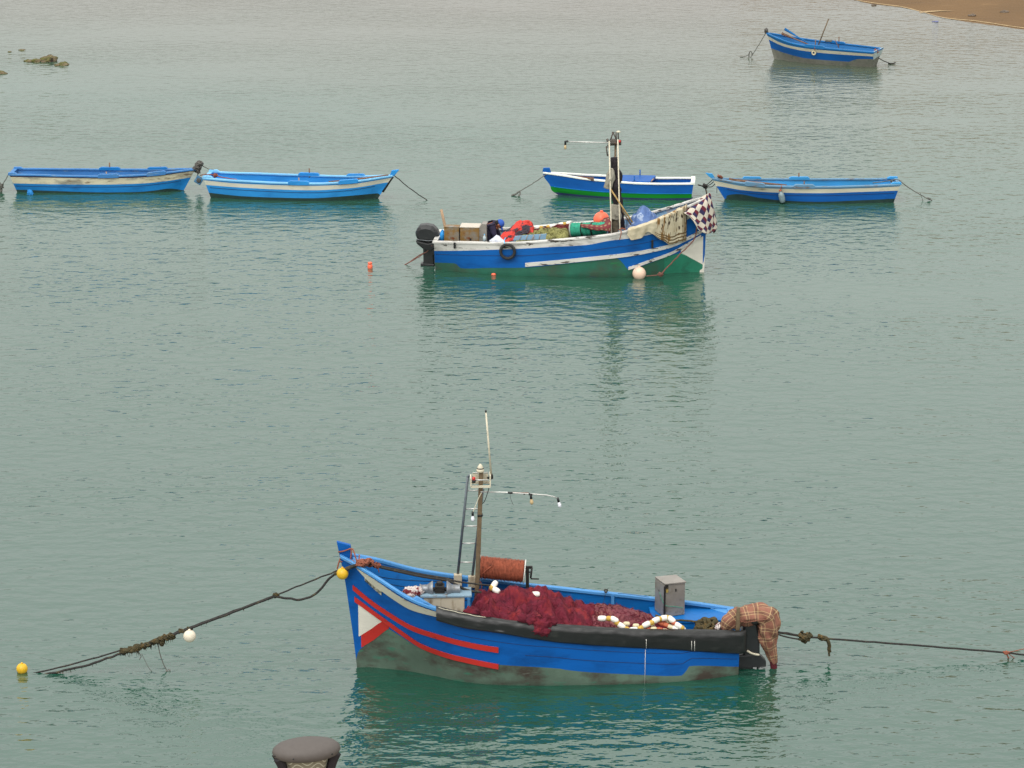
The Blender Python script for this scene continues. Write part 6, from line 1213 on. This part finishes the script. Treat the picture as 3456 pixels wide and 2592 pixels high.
line3('mooring_rope', [Db.W(Db.B(2945, 618, .2)), Db.W(Db.B(3000, 610, .15))] + seg_pts(D1, g, 6, .04), .014, 'grey thin rope', 'thin rope from the stern of the right hand rowing boat to the water', extra=[lambda s: knot(s, D1.lerp(g, .9), .05, 0, 6, 7), lambda s: rope(s, [D1.lerp(g, .65), D1.lerp(g, .72) - Vector((0, 0, .12)), D1.lerp(g, .85) - Vector((.1, 0, .1))], .01, n=4), lambda s: knot(s, Db.W(Db.B(3012, 613, .1)), .06, 0, 9, 6)])
e0 = Eb.W(Eb.B(2584, 112, 0)); g = ground(2533, 193); line3('mooring_rope', seg_pts(e0, g, 6, .03), .014, 'grey thin rope', 'thin rope from the bow of the far rowing boat to a loop in the water', extra=[lambda s: s.tube([g + Vector((math.cos(a) * .06, 0, .06 + math.sin(a) * .16)) for a in [k * .5 for k in range(12)]], .02, 6), lambda s: rope(s, [g + Vector((-.05, 0, .1)), g + Vector((-.2, 0, .03)), g + Vector((-.38, 0, .01))], .014, n=5)])
e1 = Eb.W(Vector((Eb.x0 - .03, .0, .3))); g2 = ground(3010, 216); line3('mooring_rope', seg_pts(e1, g2, 5, .02), .016, 'dark wet rope', 'short dark rope from the transom of the far rowing boat to the water', extra=[lambda s: rope(s, [g2 + Vector((-.12, 0, .03)), g2 + Vector((.14, 0, .04))], .022, n=6, jit=.03)])
s = MB(); knot(s, Eb.W(Eb.B(2957, 172, .1)), .09, 0, 3, 8); solo('rope_coil', s, 'orange twine', 'small orange coil on the transom of the far rowing boat', 'rope')
s = MB(); knot(s, Db.W(Db.B(2430, 597, .05)), .08, 0, 13, 8); solo('rope_coil', s, 'orange twine', 'small reddish rope coil on the bow of the right hand rowing boat', 'rope')
x, z = Db.onhull(2637, 662); c = Db.W(Db.L(x, Db.hy(Db.qof(x, z), z) + .10, z)); t = root('plastic_jug', c - Vector((0, 0, .15)), 'murky plastic jug hung as a fender on the right hand rowing boat', 'jug'); tilt_ = (-.25, 0, 1)
s = MB(); s.lathe([(.03, -.16), (.07, -.15), (.085, -.08), (.085, .04), (.07, .10), (.028, .14), (.025, .17)], c, tilt_, 16); part('jug_body', s, 'murky clear plastic', t)
s = MB(); s.lathe([(.03, .165), (.034, .17), (.034, .20), (.02, .205)], c, tilt_, 12); part('cap', s, 'brick float', t); s = MB(); rope(s, [c + Vector((-.04, 0, .18)), c + Vector((-.02, .03, .3)), Db.W(Db.B(2638, 632, .56))], .014, n=5); part('hanging_rope', s, 'orange twine', t)
c = ground(104, 656); c.z = .06; s = MB(); cl = surf([[c + Vector(o) for o in ((-.10, .02, .10), (-.02, .0, .12), (.06, 0, .05))], [c + Vector(o) for o in ((-.12, -.06, .02), (0, -.1, .03), (.12, -.06, -.01))], [c + Vector(o) for o in ((-.12, -.1, -.08), (.0, -.14, -.09), (.1, -.1, -.08))]])
s.grid(lambda u, v: c + (cl(u, v) - c) * .7 + Vector((.02 * fbm((u * 4, v * 4, 1), 1.3), .02 * fbm((u * 4, v * 4, 5), 1.3), 0)), 16, 12); solo('rag', s, 'bright blue a', 'blue rag hanging in the water at the leftmost rowing boat', 'rag', solid=.015)
